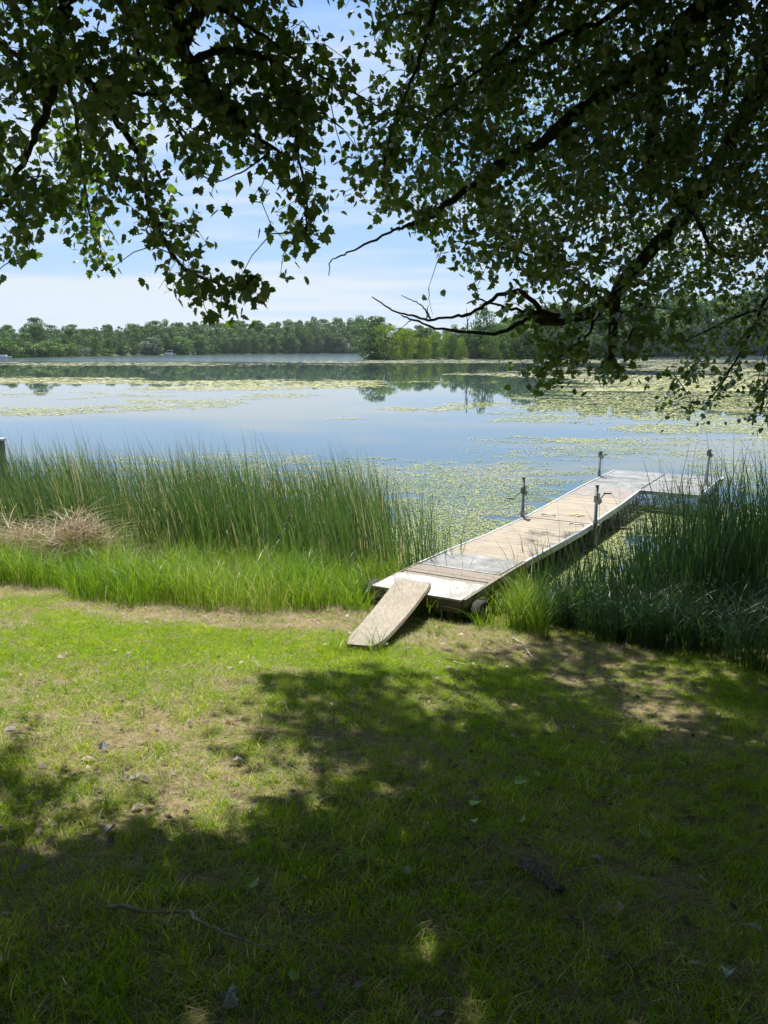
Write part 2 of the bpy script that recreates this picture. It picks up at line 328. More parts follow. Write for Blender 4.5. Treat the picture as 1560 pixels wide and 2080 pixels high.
# ------------------------------------------------------------------ distant trees
def tree_protos(kind, seed, H=14.0, Wd=8.0, nleaf=2600, low=.02, lobes=34, size=.55, mat=None):
    r = np.random.default_rng(seed)
    cz = r.uniform(low, .95, lobes) * H
    prof = np.clip(np.sin((.12 + .88 * np.clip((cz / H - low) / (1.02 - low), 0, 1) ** .8) * math.pi), 0, 1) ** .6
    ang = r.uniform(0, 2 * math.pi, lobes); rad = r.uniform(.25, .85, lobes) * prof * Wd / 2
    lc = np.stack([np.cos(ang) * rad, np.sin(ang) * rad, cz], 1); lr = r.uniform(.13, .24, lobes) * Wd * (.5 + .6 * prof)
    k = r.integers(0, lobes, nleaf); d = r.normal(size=(nleaf, 3)); d /= np.linalg.norm(d, axis=1)[:, None]
    d[:, 2] = np.abs(d[:, 2]) * np.where(r.random(nleaf) < .75, 1, -1)
    P = lc[k] + d * (lr[k] * r.uniform(.65, 1.1, nleaf))[:, None] * np.array([1, 1, .8])
    if kind == 'willow': P[:, 2] -= r.random(nleaf) ** 2 * 2.0
    P[:, 2] = np.maximum(P[:, 2], .2)
    nrm = d + r.normal(size=(nleaf, 3)) * .55; nrm /= np.linalg.norm(nrm, axis=1)[:, None]
    a = np.cross(nrm, r.normal(size=(nleaf, 3))); a /= np.linalg.norm(a, axis=1)[:, None]; b = np.cross(nrm, a)
    sz = r.uniform(.5, 1.2, nleaf) * size * .5
    if kind == 'willow': a[:] = a * .6; b = b * .5; b[:, 2] -= .9
    ang = np.array([0, 1.2, 2.3, 3.5, 4.9])
    vs = [P + (a * math.cos(t_) * 1.0 + b * math.sin(t_)) * (sz * r.uniform(.7, 1.15, nleaf))[:, None] for t_ in ang]
    V = np.stack(vs, 1).reshape(-1, 3); tint = np.repeat(np.clip(r.normal(.45, .2, nleaf) + .25 * (r.random(lobes)[k] - .5), 0, 1), 5)
    cm = np_mesh('crown', V, [5] * nleaf, np.arange(nleaf * 5), mat, {'tint': tint})
    tb = MB(); tb.tube([(0, 0, -.5), (.1, .05, H * .25), (-.1, .1, H * .55), (.05, 0, H * .85)], [H * .022, H * .017, H * .011, H * .004], 6)
    for j in range(7):
        z0 = H * (.25 + .08 * j); e = lc[j % lobes]; tb.tube([(0, 0, z0), tuple((e + np.array([0, 0, z0])) / 2), tuple(e)], [H * .008, H * .005, H * .002], 4)
    return cm, tb.mesh('trunk', M['far_bark'])
TP = {
    'green': [tree_protos('r', 10 + k, mat=M['far_leaf'], Wd=8.5 + k, nleaf=2900) for k in range(3)],
    'dark': [tree_protos('r', 20 + k, mat=M['far_leaf_b'], Wd=9 + k, low=.04, nleaf=3000) for k in range(3)],
    'willow': [tree_protos('willow', 30 + k, mat=M['willow_leaf'], Wd=9, H=12, low=.02, nleaf=3200, size=.55) for k in range(2)],
    'bush': [tree_protos('r', 40 + k, mat=M['far_leaf'], H=6, Wd=8, low=.05, nleaf=1100, lobes=14, size=.5) for k in range(2)],
    'greybush': [tree_protos('r', 50, mat=M['grey_leaf'], H=6, Wd=8, low=.05, nleaf=1100, lobes=14, size=.5)],
}
TH = {'green': 14, 'dark': 14, 'willow': 12, 'bush': 6, 'greybush': 6}
def far_tree(name, kind, x, y, z, h, wsc, label, group=None, cat='tree', var=None):
    wsc = wsc * 1.22
    cm, tm = TP[kind][random.randrange(len(TP[kind])) if var is None else var]
    e = empty(name, (x, y, z), random.uniform(0, 6.28), label, cat, group); s = h / TH[kind]
    e.scale = (s * wsc, s * wsc, s)
    link('crown', cm, e); link('trunk', tm, e); return e
def along(line, f):
    f = f * (len(line) - 1); k = min(int(f), len(line) - 2); q = f - k
    return line[k][0] * (1 - q) + line[k + 1][0] * q, line[k][1] * (1 - q) + line[k + 1][1] * q
# tree tops of the far shore, photo pixels -> real heights
TOPU = [-700, 0, 60, 100, 160, 200, 290, 340, 420, 520, 620, 740, 900, 1100]
TOPV = [668, 668, 663, 668, 664, 662, 656, 655, 654, 652, 650, 648, 648, 648]
def topv(u): return np.interp(u, TOPU, TOPV)
rt = random.Random(5)
def placed(u, line, back):                                    # a spot on the sight line through column u, `back` metres behind the waterline
    best = min(range(400), key=lambda k: abs(proj([[*along(line, k / 399), 0]])[0][0] - u))
    x, y = along(line, best / 399); r_ = math.hypot(x, y); return x * (1 + back / r_), y * (1 + back / r_)
FG = 'trees of the wood along the far shore'
for row, (back, step, frac) in enumerate(((3, 20, .62), (14, 20, .82), (30, 22, .97), (50, 24, 1.0))):
    u = -120 + row * 5
    while u < 770:
        uu = u + rt.uniform(-4, 4); x, y = placed(uu, far_line, back + rt.uniform(-3, 4)); r_ = math.hypot(x, y)
        ztop = CAMZ + (VH - topv(uu) - rt.uniform(-3.5, 5)) * r_ / F
        z0 = 3.5 * min(1, back / 60); h = max((ztop - z0) * frac * rt.uniform(.9, 1.03), 5)
        k = rt.choice(['green', 'green', 'dark', 'dark', 'dark'])
        far_tree('broadleaf_tree', k, x, y, z0 - .2, h, rt.uniform(.75, 1.1), 'dense green tree in the wood along the far lake shore', FG)
        u += step * rt.uniform(.8, 1.2) * (1 if uu > 250 else 1.25)
random.seed(11)
x, y = placed(75, far_line, 18); far_tree('broadleaf_tree', 'dark', x, y, .8, 15.5, 1.0, 'round topped dark tree standing taller than the wood around it on the far shore', None, 'tree', 1)
for u, h, kd, lab in ((165, 4.5, 'greybush', 'silvery shrub at the waterline, leftmost pale shrub of the far shore'), (215, 3.6, 'bush', 'small yellow green shrub between two pale ones on the far shore'),
                      (258, 5.2, 'bush', 'rounded light green shrub right of the small one on the far shore'), (308, 8.5, 'greybush', 'tall pale shrub just left of the white boat on the far shore'),
                      (365, 9.0, 'bush', 'light green shrub just right of the white boat on the far shore'), (405, 11, 'green', 'light tree at the waterline beyond the white boat on the far shore'),
                      (700, 9.5, 'greybush', 'pale shrub on the far shore nearest to the wooded point')):
    x, y = placed(u, far_line, -1.5); far_tree('waterside_shrub', kd, x, y, .1, h, 1.15, lab, None, 'shrub')
for u in np.arange(-40, 150, 13):
    x, y = placed(u, far_line, -1); far_tree('waterside_shrub', 'bush', x, y, .1, rt.uniform(4.0, 6.8), 1.2, 'low light green shrub in the belt under the left end of the far wood', 'low shrubs at the left end of the far wood', 'shrub')
# wooded point
PG = 'trees of the wooded point'
spec = [(752, 3, 660, 'dark', .9), (768, 9, 637, 'dark', 1.15), (790, 6, 644, 'dark', .9)]
x, y = placed(752, pen_line, 2); far_tree('broadleaf_tree', 'dark', x, y, .1, 9, 1.0, 'low dark tree at the very tip of the wooded point', None, 'tree', 0)
x, y = placed(766, pen_line, 9); far_tree('broadleaf_tree', 'dark', x, y, .2, 13.2, 1.4, 'tall dark rounded tree crowning the tip of the wooded point', None, 'tree', 1)
x, y = placed(782, pen_line, -1); far_tree('willow_tree', 'willow', x, y, .1, 11.0, 1.15, 'larger yellow green willow in front of the tall dark tree on the point', None, 'tree', 0)
x, y = placed(824, pen_line, -1); far_tree('willow_tree', 'willow', x, y, .1, 9.6, 1.1, 'smaller yellow green willow to the right of the larger one on the point', None, 'tree', 1)
for row, (back, step, frac) in enumerate(((0, 23, .68), (8, 25, .9), (18, 27, 1.0), (32, 30, 1.0))):
    u = (842 if row == 0 else 800) + row * 6
    while u < 1640:
        uu = u + rt.uniform(-6, 6); x, y = placed(uu, pen_line, back + rt.uniform(-1.5, 3)); r_ = math.hypot(x, y)
        tv = np.interp(uu, [800, 900, 960, 1020, 1050, 1100, 1300, 1800], [664, 663, 659, 648, 634, 622, 612, 600]) + rt.uniform(-5, 5)
        ztop = CAMZ + (VH - tv) * r_ / F; z0 = 2.0 * min(1, back / 45)
        h = max((ztop - z0) * frac * rt.uniform(.85, 1.03), 5)
        k = rt.choice(['green', 'green', 'willow', 'dark'] if row < 2 and uu < 1040 else ['green', 'dark', 'dark'])
        far_tree('broadleaf_tree', k, x, y, z0 - .2, h, rt.uniform(.75, 1.05), 'green tree in the wood behind the willows on the wooded point', PG)
        u += step * rt.uniform(.8, 1.2)
x, y = placed(980, pen_line, 6); far_tree('broadleaf_tree', 'dark', x, y, .2, 17.5, .62, 'tall narrow dark tree rising above the point beside the dead snag', None, 'tree', 2)
x, y = placed(948, pen_line, 4)
sn = empty('dead_tree', (x, y, 0), 0, 'bare dead tree snag rising above the trees of the wooded point', 'dead tree')
MB().tube([(0, 0, 0), (.2, 0, 7), (-.1, 0, 12), (-.5, 0, 16.5)], [.3, .25, .17, .05], 7).build('trunk', M['far_bark'], sn)
MB().tube([(-.1, 0, 12), (.5, 0, 13.2), (.6, 0, 14.5)], [.13, .09, .03], 5).build('branch', M['far_bark'], sn)
MB().tube([(.1, 0, 10), (-.9, 0, 11.2), (-1.5, 0, 11.6)], [.12, .07, .03], 5).build('branch', M['far_bark'], sn)

# unseen trees added behind the lawn to block sky and deepen the shade
for k, (x, y, h) in enumerate(((-15, -7, 13), (-9, -11, 15), (-3, -12, 14), (3.5, -11.5, 15), (9.5, -9.5, 14), (14, -4, 14), (15.5, 3, 13), (-16, 1, 12))):
    far_tree('broadleaf_tree', 'dark', x, y, float(gz(x, y)) - .1, h, 1.15, 'unseen dark full tree added behind the viewer to deepen the shade', 'unseen trees added behind the viewer')
# boats on the far shore
def boat(u, s, label, canopy):
    x, y = placed(u, far_line, -9); e = empty('pontoon_boat', (x, y, 0), .2, label, 'boat'); e.scale = (s, s, s)
    for k in (-1, 1): MB().tube([(-3, k * .9, .1), (-2.6, k * .9, .25), (2.4, k * .9, .25), (3.1, k * .9, .5)], [.1, .35, .35, .08], 8).build('pontoon', M['alu'], e, True)
    MB().box(-2.8, 2.8, -1.25, 1.25, .5, .62).build('deck', M['boat_white'], e)
    f = MB(); f.box(-2.7, 1.2, -1.22, -1.16, .62, 1.35); f.box(-2.7, 1.2, 1.16, 1.22, .62, 1.35); f.box(-2.76, -2.70, -1.2, 1.2, .62, 1.35); f.build('railing_panel', M['boat_white'], e)
    if canopy:
        MB().box(-1.2, 1.4, -1.2, 1.2, 2.5, 2.6).build('canopy', M['boat_white'], e, bevel=.04)
        for a_ in (-1.1, 1.3):
            for b_ in (-1.1, 1.1): MB().bar((a_, b_, .6), (a_, b_, 2.5), .08, .08).build('canopy_post', M['alu'], e)
boat(345, 1.0, 'white pontoon boat with a canopy moored under the far wood', True)
boat(6, .9, 'low white boat drawn up at the left end of the far shore', False)

# ------------------------------------------------------------------ dock
TH_D = R(30.25)
dk = empty('boat_dock', (-.13, 10.04, 0), -TH_D, 'long L-shaped boat dock with tan decking and white ribbed end platform', 'dock')
# local frame: x across (0..1.22, platform to 2.44), y along (0..11.8), z up
SZ = ([0, 1.3, 2.2, 3.6, 5.5, 7.5, 9.1, 11.8], [.46, .47, .455, .40, .375, .41, .45, .45])
def dz(s): return float(np.interp(s, *SZ))
WD = 1.22
def slab(s0, s1, x0, x1, th, mat, name='deck_plank', gap=.006, lift=0):
    z0, z1 = dz(s0) + lift, dz(s1) + lift
    g_ = gap / 2; vs = [(x0, s0 + g_, z0 - th), (x1, s0 + g_, z0 - th), (x1, s1 - g_, z1 - th), (x0, s1 - g_, z1 - th), (x0, s0 + g_, z0), (x1, s0 + g_, z0), (x1, s1 - g_, z1), (x0, s1 - g_, z1)]
    return MB().add(vs, [(0, 3, 2, 1), (4, 5, 6, 7), (0, 1, 5, 4), (1, 2, 6, 5), (2, 3, 7, 6), (3, 0, 4, 7)]).build(name, mat, dk)
slab(-.02, .70, -.02, WD + .02, .025, M['white_board'], 'white_panel', lift=.012)
MB().box(-.01, WD + .01, -.012, .028, .30, .445).build('end_beam', M['dark_wood'], dk)
rr = random.Random(2)
s = .71
for k in range(4): slab(s, s + .135, rr.uniform(-.03, .0), WD + rr.uniform(-.01, .03), .035, M['grey_wood'], 'weathered_plank', .014, rr.uniform(-.004, .006)); s += .1375
def ribbed(s0, s1, x0, x1, mat, along_x=True, pitch=.052):
    e = MB(); k = s0 + .02
    while k < s1 - .03:                                        # ribs run across the dock, slots between
        z_ = dz(k + pitch * .3); e.box(x0 + .02, x1 - .02, k, k + pitch * .62, z_ - .02, z_ + rr.uniform(-.0008, .0008)); k += pitch
    a_ = x0 + .02
    nb = 5
    for j in range(nb):
        xa = x0 + .02 + (x1 - x0 - .05) * j / (nb - 1)
        e.bar((xa, s0 + .012, dz(s0) - .012), (xa, s1 - .012, dz(s1) - .012), .014, .02)
    e.bar((x0 + .02, s0 + .01, dz(s0) - .009), (x1 - .02, s0 + .01, dz(s0) - .009), .02, .018)
    e.bar((x0 + .02, s1 - .01, dz(s1) - .009), (x1 - .02, s1 - .01, dz(s1) - .009), .02, .018)
    return e.build('ribbed_panel', mat, dk)
ribbed(1.27, 2.12, 0, WD, M['white_panel'])
s = 2.13
while s < 5.46: slab(s, s + .14, .0, WD, .028, M['tan'], 'deck_plank', .006, rr.uniform(-.0015, .0015)); s += .1397
slab(5.475, 5.53, -.06, WD + .06, .05, M['gap'], 'cross_bar', 0, -.004)
s = 5.54
while s < 8.02: slab(s, s + .14, .0, WD, .028, M['tan'], 'deck_plank', .006, rr.uniform(-.0015, .0015)); s += .139
ribbed(8.07, 9.13, 0, WD, M['pink_panel'])
for x0, x1 in ((0, WD), (WD + .01, 2.44)):
    ribbed(9.17, 10.62, x0, x1, M['white_panel']); ribbed(10.66, 11.8, x0, x1, M['white_panel'])
MB().box(0, 2.44, 10.625, 10.655, .40, .453).build('cross_bar', M['gap'], dk)
MB().box(WD - .004, WD + .014, 9.2, 11.78, .42, .452).build('joint_strip', M['gap'], dk)
# side rails and trusses
def rail(pts, name='side_rail', mat='alu', w=.035, h=.075):
    e = MB()
    for a_, b_ in zip(pts[:-1], pts[1:]): e.bar(a_, b_, w, h)
    return e.build(name, M[mat], dk)
def truss(x_, s0, s1, drop=.36, n=None, horizontal=False):
    P = (lambda s_: (x_, s_)) if not horizontal else (lambda s_: (s_, x_))
    L_ = s1 - s0; n = n or max(2, int(L_ / .3)); zt = (lambda s_: dz(s_) - .07) if not horizontal else (lambda s_: .38)
    k = max(2, int(L_ / .6)); ss = [s0 + L_ * i / k for i in range(k + 1)]
    rail([(*P(s_), zt(s_) - drop) for s_ in ss], 'lower_rail', 'alu_dull', .03, .035)
    for i in range(n):
        a_, b_ = s0 + L_ * i / n, s0 + L_ * (i + 1) / n; mid = (a_ + b_) / 2
        MB().bar((*P(a_), zt(a_)), (*P(mid), zt(mid) - drop), .018, .018).build('truss_brace', M['alu_dull'], dk)
        MB().bar((*P(mid), zt(mid) - drop), (*P(b_), zt(b_)), .018, .018).build('truss_brace', M['alu_dull'], dk)
def ss_(a_, b_, n=14): return [a_ + (b_ - a_) * i / n for i in range(n + 1)]
rail([(-.03, s_, dz(s_) - .045) for s_ in ss_(.04, 1.25, 3)], 'side_beam', 'dark_wood', .04, .10)
rail([(WD + .03, s_, dz(s_) - .045) for s_ in ss_(.04, 2.1, 4)], 'side_beam', 'grey_wood', .04, .10)
rail([(-.025, s_, dz(s_) - .03) for s_ in ss_(1.27, 11.8, 26)])
rail([(WD + .028, s_, dz(s_) - .028 + .006 * math.sin(s_ * 2.3)) for s_ in ss_(2.11, 9.12, 20)], h=.095, w=.045)
rail([(WD + .05, 9.14, .415), (2.47, 9.14, .415)], h=.075)
rail([(2.465, 9.18, .415), (2.465, 11.83, .415)], h=.075)
rail([(-.02, 11.83, .415), (2.44, 11.83, .415)], h=.075)
truss(-.02, 1.3, 9.1); truss(WD + .02, 1.6, 9.1); truss(-.02, 9.2, 11.8); truss(2.46, 9.2, 11.8)
truss(9.155, WD + .05, 2.44, horizontal=True); truss(11.82, 0, 2.44, horizontal=True)
for s_ in list(ss_(1.5, 9.0, 10)) + [10.2, 11.5]:
    MB().bar((0, s_, dz(s_) - .09), (WD if s_ < 9.1 else 2.44, s_, dz(s_) - .09), .04, .05).build('cross_beam', M['alu_dull'], dk)
for a_, b_ in ((.35, 1), (1.05, 1), (.35, 0), (1.05, 0)): MB().box(.02 if not b_ else WD - .09, .09 if not b_ else WD - .02, a_, a_ + .08, -.05, .37).build('leg', M['dark_wood'], dk)
for x_, y_ in ((1.02, .3),): MB().box(x_, x_ + .09, .03, .10, -.02, .44).build('leg', M['dark_wood'], dk)
# corner bumper
MB().tube([(2.44, 11.86, .42), (2.50, 11.86, .44), (2.53, 11.80, .44), (2.53, 11.6, .42)], [.03, .05, .05, .03], 8).build('corner_bumper', M['alu'], dk, True)
for x_, y_ in ((1.9, 11.2), (2.3, 10.3), (.35, 5.75), (1.05, 5.2)):
    MB().tube([(x_ - .13, y_, .01), (x_ - .11, y_, .035), (x_ + .11, y_, .035), (x_ + .13, y_, .01)], .012, 6).build('cleat', M['galv'], dk, True, loc=(0, 0, dz(y_) + .003))
def post(x_, y_, z0, z1, wz, side, cr, crank=1.0):
    z_ = dz(y_)
    p_ = MB().tube([(x_, y_, z0), (x_, y_, z1)], .031, 12).build('post', M['galv'], dk, True)
    MB().tube([(x_, y_, z1 + .001), (x_, y_, z1 + .03)], [.036, .033], 12).build('cap', M['galv'], p_)
    MB().box(x_ - .065, x_ + .065, y_ - .065, y_ + .065, z_ + .002, z_ + .014).build('base_plate', M['galv'], p_)
    MB().tube([(x_, y_, z_ + .012), (x_, y_, z_ + .12)], .042, 12).build('sleeve', M['galv'], p_)
    if wz:
        wn = MB(); wn.box(x_ - .038, x_ + .038, y_ - .04, y_ + .04, wz - .06, wz + .06)
        wn.tube([(x_ + side * .05, y_ - .045, wz - .04), (x_ + side * .05, y_ + .05, wz - .04)], .040, 12)
        wn.tube([(x_ + side * .05, y_ - .052, wz - .04), (x_ + side * .05, y_ - .066, wz - .04)], .052, 14)
        wn.box(x_ + side * .03 - .02, x_ + side * .03 + .02, y_ - .04, y_ + .04, wz, wz + .1); wn.build('winch', M['galv'], p_)
        a_ = R(cr); ex, ez = math.cos(a_) * .2 * crank, math.sin(a_) * .2 * crank
        cx_ = x_ + side * .05
        MB().tube([(cx_, y_ - .066, wz - .04), (cx_, y_ - .085, wz - .04), (cx_ + ex, y_ - .09, wz - .04 + ez)], [.012, .012, .010], 6).build('crank_arm', M['galv'], p_)
        MB().tube([(cx_ + ex - .02 * side, y_ - .09, wz - .04 + ez), (cx_ + ex + .11 * side * crank, y_ - .095, wz - .03 + ez)], .015, 8).build('crank_handle', M['black'], p_)
        MB().tube([(x_ + side * .05, y_ + .03, wz - .08), (x_ + side * .055, y_ + .05, z_ + .1), (x_ + side * .055, y_ + .05, z_ - .1)], .0035, 5).build('cable', M['galv'], p_)
post(-.07, 5.50, -.9, 1.10, .88, 1, 200, 0)
post(WD + .10, 5.42, -.9, 1.08, .86, 1, 55)
post(-.08, 10.64, -.9, 1.02, .97, 1, 30, .5)
post(2.36, 10.55, -.9, 1.22, 1.17, 1, 100, 0.0)
# left-hand crank of the first post
wp = empty  # (unused alias)
MB().tube([(-.10, 5.46, .84), (-.16, 5.43, .80), (-.22, 5.40, .72)], [.012, .011, .01], 6).build('crank_arm', M['galv'], dk)
MB().tube([(-.21, 5.40, .72), (-.33, 5.37, .725)], .015, 8).build('crank_handle', M['black'], dk)
# wheels at the shore end
def wheel(x_, y_, z_, r_=.21):
    wv = MB(); prof = [(.62, -.055), (.9, -.07), (1.0, -.05), (1.0, .05), (.9, .07), (.62, .055)]; n = 24
    for k in range(n):
        a_ = 2 * math.pi * k / n; bmp = .006 if k % 2 else 0
        for pr, off in prof: wv.v.append((off, math.cos(a_) * (r_ * pr + (bmp if pr == 1.0 else 0)), math.sin(a_) * (r_ * pr + (bmp if pr == 1.0 else 0))))
    for k in range(n):
        for j in range(6): wv.f.append((k * 6 + j, k * 6 + (j + 1) % 6, ((k + 1) % n) * 6 + (j + 1) % 6, ((k + 1) % n) * 6 + j))
    w_ = wv.build('wheel', M['tyre'], dk, True, loc=(x_, y_, z_))
    hb = MB(); hb.tube([(-.04, 0, 0), (-.02, 0, 0), (.02, 0, 0), (.04, 0, 0)], [r_ * .3, r_ * .62, r_ * .62, r_ * .3], 16); hb.tube([(-.07, 0, 0), (.07, 0, 0)], .03, 10); hb.build('hub', M['galv'], w_, False)
wheel(WD + .13, .28, .19); wheel(-.16, .28, .24)
MB().tube([(-.2, .28, .2), (WD + .2, .28, .2)], .02, 8).build('axle', M['dark_wood'], dk)

# ramp board: rests on the dock's white panel and on the grass
top = Vector(onz(837, 1189, .50)); bot = Vector(ground_at(731, 1322)) + Vector((0, 0, .03))
ax = (bot - top); ln = ax.length; ax.normalize(); rt_ = Vector((.985, -.17, 0)); rt_ = (rt_ - ax * rt_.dot(ax)).normalized(); upv = rt_.cross(ax); upv = upv if upv.z > 0 else -upv
rp = MB(); nseg = 14; hw = .24
for k in range(nseg + 1):
    f_ = k / nseg; c_ = top - ax * .1 + ax * (ln + .1) * f_ - upv * .03 * math.sin(f_ * math.pi)
    w2 = hw * (1.02 - .2 * f_) * (1 if 0 < k < nseg - 1 else (.93 if k != nseg else .72)) * (1.0 + .02 * math.sin(f_ * 5))
    for sx_, up_ in ((-1, 0), (-.94, 1), (.94, 1), (1, 0), (.96, -.6), (-.96, -.6)): rp.v.append(tuple(c_ + rt_ * w2 * sx_ + upv * (.03 * up_)))
for k in range(nseg):
    for j in range(6): rp.f.append((k * 6 + j, k * 6 + (j + 1) % 6, (k + 1) * 6 + (j + 1) % 6, (k + 1) * 6 + j))
rp.f += [tuple(range(6)), tuple(nseg * 6 + k for k in range(5, -1, -1))]
rpe = empty('ramp_board', bot, 0, 'worn tan ramp board leaning from the grass onto the shore end of the dock', 'ramp')
ro = rp.build('board', M['ramp'], rpe); ro.location = -bot
bt = MB()
for k in (.12, .55, .9):
    c_ = top + ax * ln * k - upv * .035; bt.bar(c_ - rt_ * .22, c_ + rt_ * .22, .06, .03)
bo = bt.build('cleat_strip', M['dark_wood'], rpe); bo.location = -bot; bo['kind'] = 'stuff'

# bits resting on the dock
dm = Matrix.Translation(dk.location) @ Matrix.Rotation(-TH_D, 4, 'Z')
yl = MB()
for k in range(9):
    p0 = dm @ Vector((.78 + rr.uniform(-.12, .12), 6.1 + rr.uniform(-.09, .09), dz(6.1) + .012)); a_ = rr.uniform(0, 6.28)
    vs = [p0 + Vector((math.cos(a_ + t_) * r0, math.sin(a_ + t_) * r0, rr.uniform(0, .012))) for t_, r0 in ((0, .05), (1.3, .025), (2.4, .035), (3.6, .05), (5, .025))]
    yl.add(vs, [(0, 1, 2, 3, 4)])
tag(yl.build('fallen_leaf_litter', M['yellow_leaf']), 'small patch of yellow dead leaves lying on the tan decking', 'dead leaves', kind='stuff')

# ------------------------------------------------------------------ blades
def blade_mesh(name, P, H, Wd, lean, droop, nseg, mat, tint, twist=None, jit=.0):
    """P (n,3) bases, H heights, Wd widths, lean (n,2) horizontal offset of tip / height, droop 0..1"""
    n = len(P); az = rng.uniform(0, math.pi, n) if twist is None else twist
    side = np.stack([np.cos(az), np.sin(az), np.zeros(n)], 1)
    V = []; ts = np.linspace(0, 1, nseg + 1)
    for k, t_ in enumerate(ts):
        off = lean * (H * t_ ** 1.9)[:, None]
        zt = H * (t_ - droop * t_ ** 3 * .55)
        c_ = P + np.concatenate([off, zt[:, None]], 1)
        if k < nseg:
            wk = (Wd * (1 - t_ ** 2.2) * .5 * (.75 + .5 * min(t_ * 4, 1) * .5))[:, None]
            V += [c_ - side * wk, c_ + side * wk]
        else: V += [c_]
    V = np.stack(V, 1); m_ = 2 * nseg + 1; V = V.reshape(-1, 3); base = np.arange(n) * m_
    loops = []; sizes = []
    fl = []
    for k in range(nseg - 1): fl += [2 * k, 2 * k + 1, 2 * k + 3, 2 * k + 2]
    fl += [2 * nseg - 2, 2 * nseg - 1, 2 * nseg]
    loops = (base[:, None] + np.array(fl)[None]).ravel(); sizes = np.tile([4] * (nseg - 1) + [3], n)
    return np_mesh(name, V, sizes, loops, mat, {'tint': np.repeat(tint, m_)})
WIND = np.array([-.16, -.02])
def rand_lean(n, s_, wind=1.0): return rng.normal(size=(n, 2)) * s_ + WIND * wind
# cattail bed on the left
def bed(n, xr, dr, keep):
    x = rng.uniform(*xr, n); y = shore(x) + rng.uniform(*dr, n); k = keep(x, y); return x[k], y[k]
x, y = bed(15500, (-11, 1.0), (-.25, 4.8), lambda x, y: rng.random(len(x)) < np.clip(.9 - .9 * np.clip((x + .15) / .7, 0, 1), 0, 1) * np.clip(1.25 - (y - shore(x)) / 6.5, .3, 1))
cl_ = .5 + .5 * fbm(x, y, .8, 5)
k = rng.random(len(x)) < .55 + cl_ * .5; x, y = x[k], y[k]; n = len(x)
z = np.minimum(gz(x, y), 0.05)
H = (rng.normal(1.42, .20, n) + .25 * fbm(x, y, .6, 2) + rng.uniform(.1, .5, n) * (rng.random(n) < .09)) * np.interp(x, [-9, -3, -.5, .6], [1.0, 1.0, .93, .86])
o = link('cattail_bed', blade_mesh('cattail_bed', np.stack([x, y, z - .05], 1), H - z, rng.uniform(.011, .024, n), rand_lean(n, .10, .8), rng.uniform(0, .12, n) + (rng.random(n) < .07) * .8, 6, M['reed'], np.clip(rng.normal(.45, .22, n) + (rng.random(n) < .10) * .6, 0, 1)))
tag(o, 'dense tall green cattails and reeds standing along the left shore', 'reeds', kind='stuff')
# loose clump beside the dock
def clump(name, cx, cy, r_, n, h, hs, lean, mat, label, cat, wd=(.008, .015), droop=(0, .2), group=None, wind=.5, seg=6, tt=(.45, .2)):
    a_ = rng.uniform(0, 6.28, n); q_ = np.sqrt(rng.random(n)) * r_; x = cx + np.cos(a_) * q_; y = cy + np.sin(a_) * q_
    z_ = np.maximum(gz(x, y), -.3); base = np.stack([x, y, z_ - .02], 1)
    org = np.array([cx, cy, float(gz(cx, cy))])
    ln_ = rand_lean(n, lean, wind) + np.stack([np.cos(a_), np.sin(a_)], 1) * lean * (q_ / r_)[:, None]
    me = blade_mesh(name, base - org, np.clip(rng.normal(h, hs, n), h * .35, h * 1.5), rng.uniform(*wd, n), ln_, rng.uniform(*droop, n), seg, mat, np.clip(rng.normal(*tt, n), 0, 1))
    o = link(name, me); o.location = org; tag(o, label, cat, group); return o
clump('reed_clump', .62, 11.75, .27, 95, 1.5, .22, .10, M['reed'], 'loose clump of tall reeds between the cattail bed and the dock', 'reeds')
clump('reed_clump', 1.02, 11.9, .16, 26, 1.2, .25, .16, M['reed'], 'thin reeds leaning against the left edge of the white ribbed panel', 'reeds')
for u, v, n, h, lab in ((930, 1163, 11, .75, 'sparse reed stems poking up over the weathered brown planks'), (1068, 1150, 12, 1.05, 'few dark reed leaves rising beside the right rail over the tan decking'),
                        (1128, 1150, 14, 1.15, 'upright reed leaves just right of the rail halfway along the decking'), (1180, 1160, 16, 1.0, 'reed leaves crossing the side rail below the second winch post')):
    p_ = onz(u, v + 40, 0.1); clump('reed_clump', p_[0], p_[1], .16, n, h, h * .22, .22, M['reed'], lab, 'reeds', wd=(.007, .014), wind=.3)
# right-hand rushes; their low tint puts the shade into the blade colour
x = rng.uniform(2.1, 9.5, 5200); y = rng.uniform(9.3, 13.0, 5200)
keep = (rng.random(5200) < np.clip((x - 1.7) / 1.5, .15, 1) * np.where(y > 11.8, np.clip((x - 3.6) / 1.5, 0, 1), 1)) & (y > 9.15 + .1 * x)
keep &= ~((x > 2.4) & (x < 3.7) & (y > 10.9))
x, y = x[keep], y[keep]; n = len(x); z = np.clip(gz(x, y), -.3, .2)
H = np.interp(x, [2.1, 3.0, 3.8, 4.6, 6], [.85, 1.1, 1.4, 1.72, 1.85]) * rng.normal(1, .22, n)
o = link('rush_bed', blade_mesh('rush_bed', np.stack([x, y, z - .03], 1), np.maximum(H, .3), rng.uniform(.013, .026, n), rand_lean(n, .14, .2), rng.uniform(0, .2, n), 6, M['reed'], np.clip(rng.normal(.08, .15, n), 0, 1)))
tag(o, 'dark tall cattail leaves standing in the water right of the dock', 'reeds', kind='stuff')
